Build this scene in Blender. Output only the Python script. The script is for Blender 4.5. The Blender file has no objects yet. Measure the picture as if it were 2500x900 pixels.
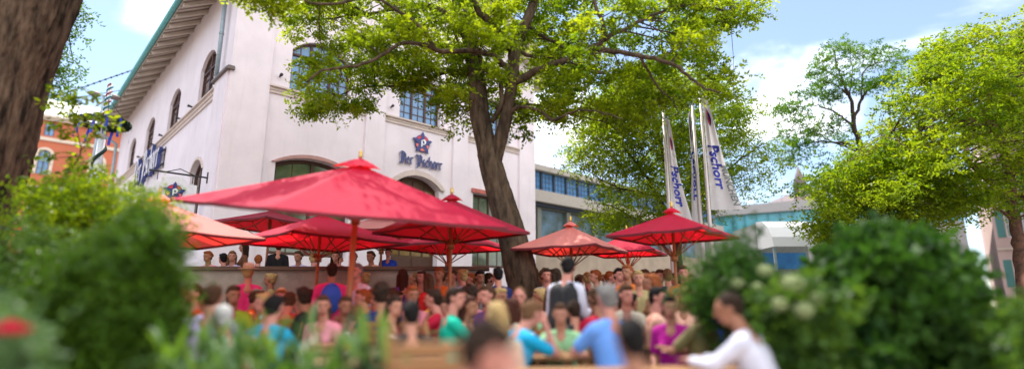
import bpy, bmesh, math, random
import numpy as np
from mathutils import Vector, Matrix, geometry
from math import radians as R, sin, cos, pi

# ------------------------------------------------------------------ camera, sky, sun, exposure
scene = bpy.context.scene
COL = scene.collection
FPX, PITCH, CZ = 1360.0, math.atan(300/1360), 1.2
cam_data = bpy.data.cameras.new('camera'); cam = bpy.data.objects.new('camera', cam_data); COL.objects.link(cam)
cam.location = (0, 0, CZ); cam.rotation_euler = (pi/2 + PITCH, 0, 0)
cam_data.sensor_width = 36; cam_data.lens = 36*FPX/2500
cam_data.clip_start = 0.05; cam_data.clip_end = 3000
cam_data.dof.use_dof = True; cam_data.dof.focus_distance = 15.0; cam_data.dof.aperture_fstop = 0.225
scene.camera = cam

SUN_DIR = Vector((-0.27, 0.42, 0.86)).normalized()       # towards the sun
sun_el = math.asin(SUN_DIR.z); sun_az = math.atan2(SUN_DIR.x, SUN_DIR.y)
world = bpy.data.worlds.new('World'); scene.world = world; world.use_nodes = True
wn, wl = world.node_tree.nodes, world.node_tree.links
wn.clear()
def N(nodes, t, **kw):
    n = nodes.new(t)
    for k, v in kw.items():
        if k in n.inputs: n.inputs[k].default_value = v
        else: setattr(n, k, v)
    return n
out = N(wn, 'ShaderNodeOutputWorld'); bg = N(wn, 'ShaderNodeBackground'); bg.inputs['Strength'].default_value = 0.15
sky = N(wn, 'ShaderNodeTexSky'); sky.sky_type = 'NISHITA'; sky.sun_disc = False
sky.sun_elevation = sun_el; sky.sun_rotation = sun_az; sky.altitude = 500; sky.air_density = 1.0; sky.dust_density = 0.3; sky.ozone_density = 2.0
tc = N(wn, 'ShaderNodeTexCoord')
mp = N(wn, 'ShaderNodeMapping'); mp.inputs['Scale'].default_value = (1.0, 1.3, 2.6); mp.inputs['Location'].default_value = (0.35, 0.1, 0.4); mp.inputs['Rotation'].default_value = (0.12, 0.18, 0)
nz = N(wn, 'ShaderNodeTexNoise'); nz.inputs['Scale'].default_value = 3.2; nz.inputs['Detail'].default_value = 9; nz.inputs['Roughness'].default_value = 0.58; nz.inputs['Distortion'].default_value = 0.25
wl.new(tc.outputs['Generated'], mp.inputs['Vector']); wl.new(mp.outputs[0], nz.inputs['Vector'])
# cloud banks: more cloud towards these directions of the sky
def sky_dir(px, py):
    u = px-1250; v = 450-py
    return Vector((u, FPX*cos(PITCH)-v*sin(PITCH), FPX*sin(PITCH)+v*cos(PITCH))).normalized()
acc = None
banks = [(sky_dir(px, py), t_, 1.0, am) for px, py, t_, am in [(1370, 345, .987, .25), (2330, 20, .986, .12), (2010, 225, .994, .15), (1840, 240, .997, .15), (1880, 490, .982, .15), (390, -30, .994, .12), (1290, 90, .985, .18)]]
banks += [(Vector((.35, -.9, .45)).normalized(), .2, .75, .5), (Vector((.95, -.25, .35)).normalized(), .75, .95, .3)]      # unseen bright cloud added behind the viewer to light the walls
for (dv, lo, hi, amt) in banks:
    d = N(wn, 'ShaderNodeVectorMath', operation='DOT_PRODUCT'); d.inputs[1].default_value = dv
    wl.new(tc.outputs['Generated'], d.inputs[0])
    mr = N(wn, 'ShaderNodeMapRange', interpolation_type='SMOOTHSTEP'); mr.inputs['From Min'].default_value = lo; mr.inputs['From Max'].default_value = hi; mr.inputs['To Max'].default_value = amt
    wl.new(d.outputs['Value'], mr.inputs['Value'])
    if acc is None: acc = mr.outputs[0]
    else:
        a = N(wn, 'ShaderNodeMath', operation='ADD'); wl.new(acc, a.inputs[0]); wl.new(mr.outputs[0], a.inputs[1]); acc = a.outputs[0]
a = N(wn, 'ShaderNodeMath', operation='ADD'); wl.new(acc, a.inputs[0]); wl.new(nz.outputs['Fac'], a.inputs[1])
cr = N(wn, 'ShaderNodeMapRange', interpolation_type='SMOOTHSTEP'); cr.inputs['From Min'].default_value = 0.60; cr.inputs['From Max'].default_value = 0.90
wl.new(a.outputs[0], cr.inputs['Value'])
mx = N(wn, 'ShaderNodeMix', data_type='RGBA'); mx.inputs['B'].default_value = (10.5, 10.6, 10.9, 1)
veil = N(wn, 'ShaderNodeMapRange'); veil.inputs['To Min'].default_value = .07; wl.new(cr.outputs[0], veil.inputs['Value']); wl.new(veil.outputs[0], mx.inputs['Factor']); wl.new(sky.outputs[0], mx.inputs['A'])
wl.new(mx.outputs['Result'], bg.inputs['Color']); wl.new(bg.outputs[0], out.inputs[0])

sd = bpy.data.lights.new('sun', 'SUN'); sd.energy = 5.0; sd.angle = R(0.6); sd.color = (1.0, .95, .87)
so = bpy.data.objects.new('sun', sd); COL.objects.link(so); so.location = (-20, 0, 30)
so.rotation_euler = SUN_DIR.to_track_quat('Z', 'Y').to_euler()

scene.view_settings.view_transform = 'Standard'; scene.view_settings.look = 'None'
scene.view_settings.gamma = 1; scene.view_settings.exposure = 0.70
scene.render.engine = 'CYCLES'
cy = scene.cycles
cy.use_adaptive_sampling = True; cy.adaptive_threshold = 0.015; cy.use_denoising = True
cy.max_bounces = 8; cy.diffuse_bounces = 4; cy.glossy_bounces = 3; cy.transmission_bounces = 4; cy.transparent_max_bounces = 6
cy.sample_clamp_indirect = 8

# ------------------------------------------------------------------ helpers
def ray(px, py):
    u = px-1250; v = 450-py
    return (u, FPX*cos(PITCH)-v*sin(PITCH), FPX*sin(PITCH)+v*cos(PITCH))
def at(px, py, Y):
    x, y, z = ray(px, py)
    return Vector((x/y*Y, Y, CZ+z/y*Y))
def srgb(r, g, b):
    return tuple(((c/255)/12.92 if c/255 <= .04045 else ((c/255+.055)/1.055)**2.4) for c in (r, g, b))+(1,)

MATS = {}
def mat(name, col, rough=.7, spec=.3, metal=0.0, streak=0.0, noise=0.0, nscale=8.0, bump=0.0, bscale=60.0, trans=0.0, col2=None, emis=None, wave=None, coat=0.0):
    if name in MATS: return MATS[name]
    m = bpy.data.materials.new(name); m.use_nodes = True; MATS[name] = m
    n, l = m.node_tree.nodes, m.node_tree.links
    b = n['Principled BSDF']; c = col if len(col) == 4 else tuple(col)+(1,)
    b.inputs['Base Color'].default_value = c; b.inputs['Roughness'].default_value = rough
    b.inputs['Metallic'].default_value = metal; b.inputs['Specular IOR Level'].default_value = spec
    b.inputs['Coat Weight'].default_value = coat
    tcn = n.new('ShaderNodeTexCoord')
    src = None
    if noise or col2:
        nt = n.new('ShaderNodeTexNoise'); nt.inputs['Scale'].default_value = nscale; nt.inputs['Detail'].default_value = 6; nt.inputs['Roughness'].default_value = .6
        l.new(tcn.outputs['Object'], nt.inputs['Vector'])
        if wave:
            mpn = n.new('ShaderNodeMapping'); mpn.inputs['Scale'].default_value = wave; l.new(tcn.outputs['Object'], mpn.inputs[0]); l.new(mpn.outputs[0], nt.inputs['Vector'])
        mr = n.new('ShaderNodeMapRange'); mr.inputs['From Min'].default_value = .35; mr.inputs['From Max'].default_value = .65; l.new(nt.outputs['Fac'], mr.inputs[0])
        mix = n.new('ShaderNodeMix'); mix.data_type = 'RGBA'
        c2 = col2 if col2 else tuple(v*(1-noise) for v in c[:3])
        mix.inputs['A'].default_value = c; mix.inputs['B'].default_value = tuple(c2[:3])+(1,)
        l.new(mr.outputs[0], mix.inputs['Factor']); l.new(mix.outputs['Result'], b.inputs['Base Color']); src = mix.outputs['Result']
    if streak:
        ms_ = n.new('ShaderNodeMapping'); ms_.inputs['Scale'].default_value = (2.2, 2.2, .22); l.new(tcn.outputs['Object'], ms_.inputs[0])
        ns_ = n.new('ShaderNodeTexNoise'); ns_.inputs['Scale'].default_value = 1.6; ns_.inputs['Detail'].default_value = 8; ns_.inputs['Roughness'].default_value = .65; l.new(ms_.outputs[0], ns_.inputs['Vector'])
        r_ = n.new('ShaderNodeMapRange'); r_.inputs['From Min'].default_value = .52; r_.inputs['From Max'].default_value = .75; r_.inputs['To Max'].default_value = streak; l.new(ns_.outputs['Fac'], r_.inputs[0])
        m2_ = n.new('ShaderNodeMix'); m2_.data_type = 'RGBA'; m2_.inputs['B'].default_value = (.33, .27, .24, 1); l.new(src, m2_.inputs['A']); l.new(r_.outputs[0], m2_.inputs['Factor']); l.new(m2_.outputs['Result'], b.inputs['Base Color'])
    if bump:
        bn = n.new('ShaderNodeTexNoise'); bn.inputs['Scale'].default_value = bscale; bn.inputs['Detail'].default_value = 5
        if wave:
            mp2 = n.new('ShaderNodeMapping'); mp2.inputs['Scale'].default_value = wave; l.new(tcn.outputs['Object'], mp2.inputs[0]); l.new(mp2.outputs[0], bn.inputs['Vector'])
        else: l.new(tcn.outputs['Object'], bn.inputs['Vector'])
        bp = n.new('ShaderNodeBump'); bp.inputs['Strength'].default_value = bump; bp.inputs['Distance'].default_value = .02
        l.new(bn.outputs['Fac'], bp.inputs['Height']); l.new(bp.outputs[0], b.inputs['Normal'])
    if trans:
        t = n.new('ShaderNodeBsdfTranslucent'); t.inputs['Color'].default_value = c
        if src: l.new(src, t.inputs['Color'])
        ms = n.new('ShaderNodeMixShader'); ms.inputs[0].default_value = trans
        l.new(b.outputs[0], ms.inputs[1]); l.new(t.outputs[0], ms.inputs[2]); l.new(ms.outputs[0], n['Material Output'].inputs['Surface'])
    return m

def leafmat(name, dark, light, tdark, tlight, trans=.5, rough=.45):
    m = bpy.data.materials.new(name); m.use_nodes = True; MATS[name] = m
    n, l = m.node_tree.nodes, m.node_tree.links
    b = n['Principled BSDF']; b.inputs['Roughness'].default_value = rough; b.inputs['Specular IOR Level'].default_value = .15
    at_ = n.new('ShaderNodeAttribute'); at_.attribute_name = 'tint'
    def mixc(a_, b_):
        mi = n.new('ShaderNodeMix'); mi.data_type = 'RGBA'; mi.inputs['A'].default_value = tuple(a_)+(1,); mi.inputs['B'].default_value = tuple(b_)+(1,)
        l.new(at_.outputs['Fac'], mi.inputs['Factor']); return mi.outputs['Result']
    l.new(mixc(dark, light), b.inputs['Base Color'])
    t = n.new('ShaderNodeBsdfTranslucent'); l.new(mixc(tdark, tlight), t.inputs['Color'])
    ms = n.new('ShaderNodeMixShader'); ms.inputs[0].default_value = trans
    l.new(b.outputs[0], ms.inputs[1]); l.new(t.outputs[0], ms.inputs[2]); l.new(ms.outputs[0], n['Material Output'].inputs['Surface'])
    return m

ORIG = {}
def tag(o, label=None, cat=None, group=None, kind=None):
    if label: o['label'] = label
    if cat: o['category'] = cat
    if group: o['group'] = group
    if kind: o['kind'] = kind
    return o
def empty(name, loc, label=None, cat=None, group=None):
    o = bpy.data.objects.new(name, None); COL.objects.link(o); o.location = loc; o.empty_display_size = .1
    ORIG[o.name] = Vector(loc)
    return tag(o, label, cat, group)
def link_mesh(name, me, parent, origin):
    o = bpy.data.objects.new(name, me); COL.objects.link(o)
    if parent is not None:
        o.parent = parent; ORIG[o.name] = origin
    else:
        o.location = origin; ORIG[o.name] = Vector(origin)
    return o

class MB:
    def __init__(s): s.v = []; s.f = []; s.mi = []; s.smooth = []
    def add(s, vs, fs, mi=0, smooth=False):
        k = len(s.v); s.v += [tuple(v) for v in vs]
        for f in fs: s.f.append(tuple(i+k for i in f)); s.mi.append(mi); s.smooth.append(smooth)
        return s
    def obox(s, c, ax, ay, az, mi=0):
        c, ax, ay, az = map(Vector, (c, ax, ay, az))
        vs = [c+sx*ax+sy*ay+sz*az for sz in (-1, 1) for sx, sy in ((-1, -1), (1, -1), (1, 1), (-1, 1))]
        fl = ax.cross(ay).dot(az) < 0
        fs = [(0, 3, 2, 1), (4, 5, 6, 7), (0, 1, 5, 4), (1, 2, 6, 5), (2, 3, 7, 6), (3, 0, 4, 7)]
        if fl: fs = [tuple(reversed(f)) for f in fs]
        return s.add(vs, fs, mi)
    def box(s, x0, x1, y0, y1, z0, z1, mi=0):
        return s.obox(((x0+x1)/2, (y0+y1)/2, (z0+z1)/2), ((x1-x0)/2, 0, 0), (0, (y1-y0)/2, 0), (0, 0, (z1-z0)/2), mi)
    def tube(s, pts, rads, sides=8, mi=0, caps=True, smooth=True, wob=0, rnd=None):
        pts = [Vector(p) for p in pts]; n = len(pts)
        if not hasattr(rads, '__len__'): rads = [rads]*n
        k = len(s.v); up = None; vs = []
        for i, p in enumerate(pts):
            t = (pts[min(i+1, n-1)]-pts[max(i-1, 0)])
            if t.length < 1e-9: t = Vector((0, 0, 1))
            t.normalize()
            if up is None:
                up = Vector((1, 0, 0)) if abs(t.x) < .9 else Vector((0, 1, 0))
            a = (up-t*up.dot(t)).normalized(); b = t.cross(a); up = a
            for j in range(sides):
                th = 2*pi*j/sides
                r = rads[i]*(1+(wob*(rnd.random()-.5) if wob else 0))
                vs.append(p+a*(cos(th)*r)+b*(sin(th)*r))
        fs = []
        for i in range(n-1):
            for j in range(sides):
                fs.append((i*sides+j, i*sides+(j+1) % sides, (i+1)*sides+(j+1) % sides, (i+1)*sides+j))
        if caps:
            fs.append(tuple(reversed(range(sides)))); fs.append(tuple((n-1)*sides+j for j in range(sides)))
        return s.add(vs, fs, mi, smooth)
    def ell(s, c, r, seg=10, rings=7, mi=0, M=None):
        c = Vector(c); vs = []; fs = []
        for i in range(1, rings):
            ph = pi*i/rings
            for j in range(seg):
                th = 2*pi*j/seg; v = Vector((r[0]*sin(ph)*cos(th), r[1]*sin(ph)*sin(th), r[2]*cos(ph)))
                if M: v = M @ v
                vs.append(c+v)
        t = Vector((0, 0, r[2])); b = Vector((0, 0, -r[2]))
        if M: t = M @ t; b = M @ b
        vs += [c+t, c+b]; T = len(vs)-2; B = T+1
        for i in range(rings-2):
            for j in range(seg):
                fs.append((i*seg+j, (i+1)*seg+j, (i+1)*seg+(j+1) % seg, i*seg+(j+1) % seg))
        for j in range(seg):
            fs.append((T, j, (j+1) % seg)); fs.append((B, (rings-2)*seg+(j+1) % seg, (rings-2)*seg+j))
        return s.add(vs, fs, mi, True)
    def lathe(s, prof, seg=16, c=(0, 0, 0), mi=0, smooth=True):
        c = Vector(c); vs = []; fs = []; n = len(prof)
        for r, z in prof:
            for j in range(seg):
                vs.append(c+Vector((r*cos(2*pi*j/seg), r*sin(2*pi*j/seg), z)))
        for i in range(n-1):
            for j in range(seg):
                fs.append((i*seg+j, i*seg+(j+1) % seg, (i+1)*seg+(j+1) % seg, (i+1)*seg+j))
        fs.append(tuple(reversed(range(seg)))); fs.append(tuple((n-1)*seg+j for j in range(seg)))
        return s.add(vs, fs, mi, smooth)
    def build(s, name, mats, parent=None, origin=None):
        """verts are in world space; a child keeps its root's origin"""
        if origin is None:
            origin = ORIG[parent.name] if parent is not None else Vector((0, 0, 0))
        origin = Vector(origin)
        me = bpy.data.meshes.new(name)
        me.from_pydata([tuple(Vector(v)-origin) for v in s.v], [], s.f)
        if not isinstance(mats, (list, tuple)): mats = [mats]
        for m in mats: me.materials.append(m)
        if len(mats) > 1: me.polygons.foreach_set('material_index', s.mi)
        me.polygons.foreach_set('use_smooth', s.smooth)
        me.update()
        return link_mesh(name, me, parent, origin)

def copy_tree(o, parent=None):
    c = o.copy(); COL.objects.link(c); c.parent = parent
    for ch in o.children: copy_tree(ch, c)
    return c

# facade frames: s along the wall, z up, d out of the wall
class Face:
    def __init__(s, C, d, n): s.C = Vector((C[0], C[1], 0)); s.d = Vector((d[0], d[1], 0)); s.n = Vector((n[0], n[1], 0))
    def P(s, a, z, d=0): return s.C+s.d*a+s.n*d+Vector((0, 0, z))
    def box(s, mb, s0, s1, z0, z1, d0, d1, mi=0):
        mb.obox(s.P((s0+s1)/2, (z0+z1)/2, (d0+d1)/2), s.d*((s1-s0)/2), s.n*((d1-d0)/2), Vector((0, 0, (z1-z0)/2)), mi)
    def wall(s, mb, outer, holes, reveal=.35, mi=0, d=0):
        polys = [outer]+holes
        flat = [p for poly in polys for p in poly]
        tris = geometry.tessellate_polygon([[Vector((p[0], p[1], 0)) for p in poly] for poly in polys])
        vs = [s.P(p[0], p[1], d) for p in flat]
        fs = []
        for t in tris:
            a, b, c = (vs[i] for i in t)
            fs.append(tuple(t) if (b-a).cross(c-a).dot(s.n) > 0 else tuple(reversed(t)))
        mb.add(vs, fs, mi)
        for h in holes:
            k = len(h); vv = [s.P(p[0], p[1], d) for p in h]+[s.P(p[0], p[1], d-reveal) for p in h]
            mb.add(vv, [(i, (i+1) % k, k+(i+1) % k, k+i) for i in range(k)], mi)
def arch(s0, s1, z0, zs, zt, n=10):
    """opening outline: straight jambs to zs, segmental arch to zt"""
    pts = [(s0, z0), (s1, z0), (s1, zs)]
    w = (s1-s0)/2; h = max(zt-zs, .001); r = (w*w+h*h)/(2*h); cx = (s0+s1)/2; cz = zt-r
    a1 = math.asin(min(1, w/r))
    for i in range(1, n): 
        a = a1-2*a1*i/n; pts.append((cx+r*sin(a), cz+r*cos(a)))
    pts.append((s0, zs)); return pts
def arch_z(s0, s1, zs, zt, s):
    w = (s1-s0)/2; h = max(zt-zs, .001); r = (w*w+h*h)/(2*h); cx = (s0+s1)/2
    return zt-r+math.sqrt(max(0, r*r-(s-cx)**2))

def window(F, parent, s0, s1, z0, zs, zt, lights, rows, fm, gm, depth=.22, fw=.09, transom=None, panebars=1, glassz=None):
    """window part: frame follows the arch; glass is its child"""
    fr = MB(); w = s1-s0
    pts = arch(s0, s1, z0, zs, zt)
    k = len(pts); cx = (s0+s1)/2; cz = (z0+zt)/2
    inner = []
    for p in pts:
        inner.append((cx+(p[0]-cx)*(1-2*fw/w), cz+(p[1]-cz)*(1-2*fw/(zt-z0))))
    for a_, b_ in ((0, 1),):
        vs = [F.P(p[0], p[1], -depth+.04) for p in pts]+[F.P(p[0], p[1], -depth+.04) for p in inner]+[F.P(p[0], p[1], -depth-.04) for p in inner]
        fs = [(i, (i+1) % k, k+(i+1) % k, k+i) for i in range(k)]+[(k+i, k+(i+1) % k, 2*k+(i+1) % k, 2*k+i) for i in range(k)]
        fr.add(vs, fs)
    for i in range(1, lights):
        x = s0+w*i/lights
        F.box(fr, x-.045, x+.045, z0+fw, arch_z(s0, s1, zs, zt, x)-fw*.8, -depth-.035, -depth+.045)
    if transom: F.box(fr, s0+fw, s1-fw, transom-.04, transom+.04, -depth-.03, -depth+.052)
    fr_o = fr.build('window', fm, parent)
    bars = MB()
    for i in range(lights):
        for q in range(1, panebars+1):
            x = s0+w*(i+q/(panebars+1))/lights
            F.box(bars, x-.014, x+.014, z0+fw, arch_z(s0, s1, zs, zt, x)-fw*.8, -depth-.022, -depth+.012)
    for r in range(1, rows):
        z = z0+(zt-z0)*r/rows
        if z < zs: F.box(bars, s0+fw, s1-fw, z-.014, z+.014, -depth-.025, -depth+.015)
    bars.build('glazing_bar', fm, fr_o, origin=ORIG[parent.name])
    g = MB(); g.add([F.P(p[0], p[1], -depth-.01) for p in pts], [tuple(range(k))])
    g.build('pane', gm, fr_o, origin=ORIG[parent.name])
    return fr_o

# numpy leaf meshes
def leaf_mesh(name, pos, ax, side, L, W, tint, material, parent, origin, fold=.0):
    n = len(pos)
    L = np.broadcast_to(np.asarray(L, float).reshape(-1, 1), (n, 1)); W = np.broadcast_to(np.asarray(W, float).reshape(-1, 1), (n, 1))
    nrm = np.cross(ax, side)
    v = np.empty((n, 4, 3), np.float32)
    v[:, 0] = pos; v[:, 1] = pos+ax*L*.45+side*W*.5-nrm*L*fold; v[:, 2] = pos+ax*L-nrm*L*fold*.6; v[:, 3] = pos+ax*L*.45-side*W*.5-nrm*L*fold
    v -= np.array(origin, np.float32)
    me = bpy.data.meshes.new(name)
    me.vertices.add(n*4); me.vertices.foreach_set('co', v.ravel())
    me.loops.add(n*4); me.loops.foreach_set('vertex_index', np.arange(n*4, dtype=np.int32))
    me.polygons.add(n); me.polygons.foreach_set('loop_start', np.arange(0, n*4, 4, dtype=np.int32)); me.polygons.foreach_set('loop_total', np.full(n, 4, np.int32))
    me.materials.append(material)
    a = me.attributes.new('tint', 'FLOAT', 'POINT'); a.data.foreach_set('value', np.repeat(np.clip(tint, 0, 1), 4).astype(np.float32))
    me.update(); me.validate()
    return link_mesh(name, me, parent, Vector(origin))
def unit(a): return a/np.maximum(np.linalg.norm(a, axis=-1, keepdims=True), 1e-9)
def sprays(rng, centers, n_r, n_l, r_len, spread, L, W, flat=.35, droop=.25, tint_c=None, up=.6, pairs=True):
    """feathery leaf sprays: n_r stalks round each centre, each carrying n_l leaves"""
    C = np.repeat(centers, n_r, axis=0); m = len(C)
    st = C+rng.normal(0, 1, (m, 3))*np.array([spread, spread, spread*.55])
    d = rng.normal(0, 1, (m, 3)); d[:, 2] = d[:, 2]*flat-droop; d = unit(d)
    ln = r_len*rng.uniform(.6, 1.25, (m, 1))
    t = np.linspace(.12, 1, n_l)
    P = st[:, None, :]+d[:, None, :]*(ln[:, None]*t[None, :, None]); P[:, :, 2] -= (t**2)[None, :]*ln*.22
    P = P.reshape(-1, 3); D = np.repeat(d, n_l, axis=0); M = len(P)
    upv = unit(np.array([0, 0, up])+rng.normal(0, .45, (M, 3)))
    s = unit(np.cross(D, upv)); sg = np.where(np.arange(M) % 2 == 0, 1., -1.)[:, None] if pairs else rng.choice([-1., 1.], (M, 1))
    ax = unit(s*sg*1.0+D*.55+rng.normal(0, .22, (M, 3)))
    side = unit(np.cross(upv, ax))
    tc_ = (tint_c if tint_c is not None else rng.uniform(0, 1, len(centers)))
    tint = np.repeat(np.repeat(tc_, n_r), n_l)*.65+np.repeat(rng.uniform(0, .25, m), n_l)+rng.uniform(0, .15, M)
    return P, ax, side, L*rng.uniform(.7, 1.2, M), W*rng.uniform(.75, 1.15, M), tint
def in_poly(x, y, poly):
    c = np.zeros(len(x), bool); k = len(poly)
    for i in range(k):
        x0, y0 = poly[i]; x1, y1 = poly[(i+1) % k]
        hit = ((y0 > y) != (y1 > y)) & (x < (x1-x0)*(y-y0)/((y1-y0) if y1 != y0 else 1e-9)+x0); c ^= hit
    return c
def edge_dist(x, y, poly):
    best = np.full(len(x), 1e9); k = len(poly)
    for i in range(k):
        x0, y0 = poly[i]; x1, y1 = poly[(i+1) % k]; dx, dy = x1-x0, y1-y0; L2 = dx*dx+dy*dy+1e-9
        t = np.clip(((x-x0)*dx+(y-y0)*dy)/L2, 0, 1)
        best = np.minimum(best, np.hypot(x-x0-t*dx, y-y0-t*dy))
    return best
def crown_points(rng, poly, Y0, half, n, soft=200, ybias=None):
    xs = [p[0] for p in poly]; ys = [p[1] for p in poly]; out = []
    while len(out) < n:
        x = rng.uniform(min(xs), max(xs), n*2); y = rng.uniform(min(ys), max(ys), n*2)
        k = in_poly(x, y, poly); x, y = x[k], y[k]
        e = np.clip(edge_dist(x, y, poly)/soft, 0.06, 1)
        Yv = Y0+rng.uniform(-1, 1, len(x))*half*np.sqrt(1-(1-e)**2)
        for a_, b_, c_ in zip(x, y, Yv): out.append(tuple(at(a_, b_, c_)))
    return np.array(out[:n])
def twigs(mb, rng_, centers, nodes, r0=.018, sides=4, sag=.12):
    """thin twigs from the nearest limb node to every leaf clump"""
    nd = np.array([tuple(p) for p, r in nodes]); nr = [r for p, r in nodes]
    for c in centers:
        dd = np.linalg.norm(nd-c, axis=1)+np.where(nd[:, 2] > c[2]+.4, .8, 0); i = int(np.argmin(dd)); p = nd[i]
        ln = np.linalg.norm(c-p)
        if ln < .05: continue
        pts = []; off = np.array([rng_.uniform(-1, 1), rng_.uniform(-1, 1), rng_.uniform(-.4, 1)])*ln*.10
        for t in (0, .25, .5, .75, 1):
            pts.append(Vector(p+(c-p)*t+off*sin(pi*t)+np.array([0, 0, -sag*ln*(t*t-t)*(-1)])))
        r = min(max(r0*(.5+.5*ln), .01), nr[i]*.6)
        mb.tube(pts, [r, r*.8, r*.6, r*.42, r*.22], sides, caps=False)
def limb(mb, nodes, pts, r0, r1, sides=10, rnd=None, sub=4, kink=.03):
    """smooth tapering limb through pts (Catmull-Rom), remembers nodes for the twigs"""
    P = [Vector(p) for p in pts]; Q = []; n = len(P)
    for i in range(n-1):
        p0, p1, p2, p3 = P[max(i-1, 0)], P[i], P[i+1], P[min(i+2, n-1)]
        for k in range(sub):
            t = k/sub
            q = .5*((2*p1)+(p2-p0)*t+(2*p0-5*p1+4*p2-p3)*t*t+(3*p1-p0-3*p2+p3)*t**3)
            if rnd and (i or k): q = q+Vector((rnd.uniform(-1, 1), rnd.uniform(-1, 1), rnd.uniform(-1, 1)))*kink
            Q.append(q)
    Q.append(P[-1]); m = len(Q)
    rr = [r0+(r1-r0)*(i/(m-1))**.85 for i in range(m)]
    mb.tube(Q, rr, sides, wob=.10, rnd=rnd)
    for q, r in zip(Q, rr): nodes.append((q, r))
    return Q

# ------------------------------------------------------------------ materials
plaster = mat('plaster', (.80, .715, .755), .9, .15, streak=.18, noise=.10, nscale=.9, bump=.35, bscale=35)
plaster_trim = mat('plaster_trim', (.66, .55, .50), .85, .2, noise=.15, nscale=3, bump=.2, bscale=40)
soffit_m = mat('soffit_wood', (.62, .55, .47), .8, .2, noise=.2, nscale=2, wave=(1, 1, 1), bump=.2)
roof_m = mat('roof_tiles', (.24, .12, .09), .8, noise=.35, nscale=6, bump=.5, bscale=14)
copper = mat('copper_gutter', (.10, .42, .42), .5, .4, noise=.25, nscale=5)
zinc = mat('zinc_pipe', (.30, .38, .42), .45, .5, metal=.3, noise=.2, nscale=6)
win_brown = mat('window_wood', (.085, .035, .022), .55, .4, noise=.3, nscale=10)
win_dark = mat('window_steel', (.02, .03, .05), .5, .4)
glass_blue = mat('sky_tinted_glass', (.10, .26, .50), .12, .8, noise=.35, nscale=1.6)  # the blue of the reflected sky is put into the pane colour
glass_dark = mat('dark_window_glass', (.03, .035, .03), .08, .8, col2=(.10, .14, .06), nscale=1.6)
glass_left = mat('brown_window_glass', (.10, .06, .05), .12, .7, col2=(.05, .035, .03), nscale=1.6)
glass_warm = mat('door_glass', (.12, .06, .02), .2, .6, col2=(.25, .16, .05), nscale=2.5)
iron = mat('black_iron', (.02, .02, .022), .5, .4)
navy = mat('navy_enamel', (.012, .02, .16), .35, .5)
white_enamel = mat('white_enamel', (.8, .8, .82), .35, .5)
red_enamel = mat('red_enamel', (.65, .02, .03), .4, .5)
salmon_enamel = mat('salmon_enamel', (.75, .16, .12), .4, .5)
ground_m = mat('paving', (.23, .20, .17), .9, noise=.3, nscale=1.5, bump=.3, bscale=25)
stone = mat('parapet_stone', (.30, .26, .21), .9, noise=.3, nscale=3, bump=.4, bscale=25)
plank = mat('dark_plank', (.12, .065, .04), .7, noise=.4, nscale=3, wave=(1, 8, 8))
wood = mat('beech_wood', (.36, .18, .07), .55, .4, noise=.35, nscale=3, wave=(1, 9, 9), bump=.1)
pole_wood = mat('pole_wood', (.30, .12, .035), .5, .4, noise=.3, nscale=4, wave=(6, 6, .6))
bark = mat('bark', (.105, .072, .047), .95, .15, col2=(.03, .021, .014), nscale=9, wave=(1, 1, .28), bump=1.0, bscale=22)
bark_old = mat('old_bark', (.12, .078, .052), .95, .15, col2=(.014, .009, .006), nscale=7, wave=(1, 1, .25), bump=1.0, bscale=16)
twig_m = mat('twig_bark', (.06, .04, .028), .9, .2, noise=.3, nscale=5)

# ------------------------------------------------------------------ the ground
g = MB(); g.add([(-1500, -300, 0), (1500, -300, 0), (1500, 2500, 0), (-1500, 2500, 0)], [(0, 1, 2, 3)])
tag(g.build('ground', ground_m), kind='structure')

# ------------------------------------------------------------------ the white beer hall
C0 = (-9.127, 17.0); dR, nR = (.735, .678), (.678, -.735); dL, nL = (-.678, .735), (-.735, -.678)
FR = Face(C0, dR, nR); FL = Face(C0, dL, nL)
WL, WR = 23.7, 13.75; EZ = 12.83; RZ = 12.8+6.875*.57
hall = empty('beer_hall', (C0[0], C0[1], 0), 'white plastered gabled hall with brown arched windows and a wide wooden eave', 'building')
hb = MB()
rw = [(1.85, 4.1), (6.27, 8.25), (10.4, 12.25)]
holesR = [arch(a_, b_, 8.66, 10.15, 10.68) for a_, b_ in rw]
holesR += [arch(1.62, 4.35, 2.9, 5.97, 6.27), arch(6.15, 8.3, 1.05, 5.92, 6.36), [(10.1, 2.9), (12.3, 2.9), (12.3, 6.1), (10.1, 6.1)]]
FR.wall(hb, [(0, 0), (WR, 0), (WR, EZ), (WR/2, RZ), (0, EZ)], holesR, .34)
lw_up = [(2.35, 4.35), (7.45, 9.45), (12.55, 14.55), (17.4, 19.35), (21.2, 22.4)]
lw_lo = [(2.35, 3.95), (7.95, 9.45), (13.0, 14.5), (17.9, 19.4)]
holesL = [arch(a_, b_, 8.66, 10.15, 10.62) for a_, b_ in lw_up[:4]]+[arch(a_, b_, 3.6, 5.9, 6.34) for a_, b_ in lw_lo]
FL.wall(hb, [(0, 0), (WL, 0), (WL, EZ), (0, EZ)], holesL, .30)
# blind walls at the far side and back
A = FR.P(WR, 0); Bk = A+FL.d*WL; Dk = FL.P(WL, 0)
up_ = Vector((0, 0, EZ))
hb.add([A, Bk, Bk+up_, A+up_], [(0, 1, 2, 3)]); mid = (Bk+Dk)/2+Vector((0, 0, RZ))
hb.add([Bk, Dk, Dk+up_, mid, Bk+up_], [(0, 1, 2, 3, 4)])
hb.build('wall', plaster, hall)
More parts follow.
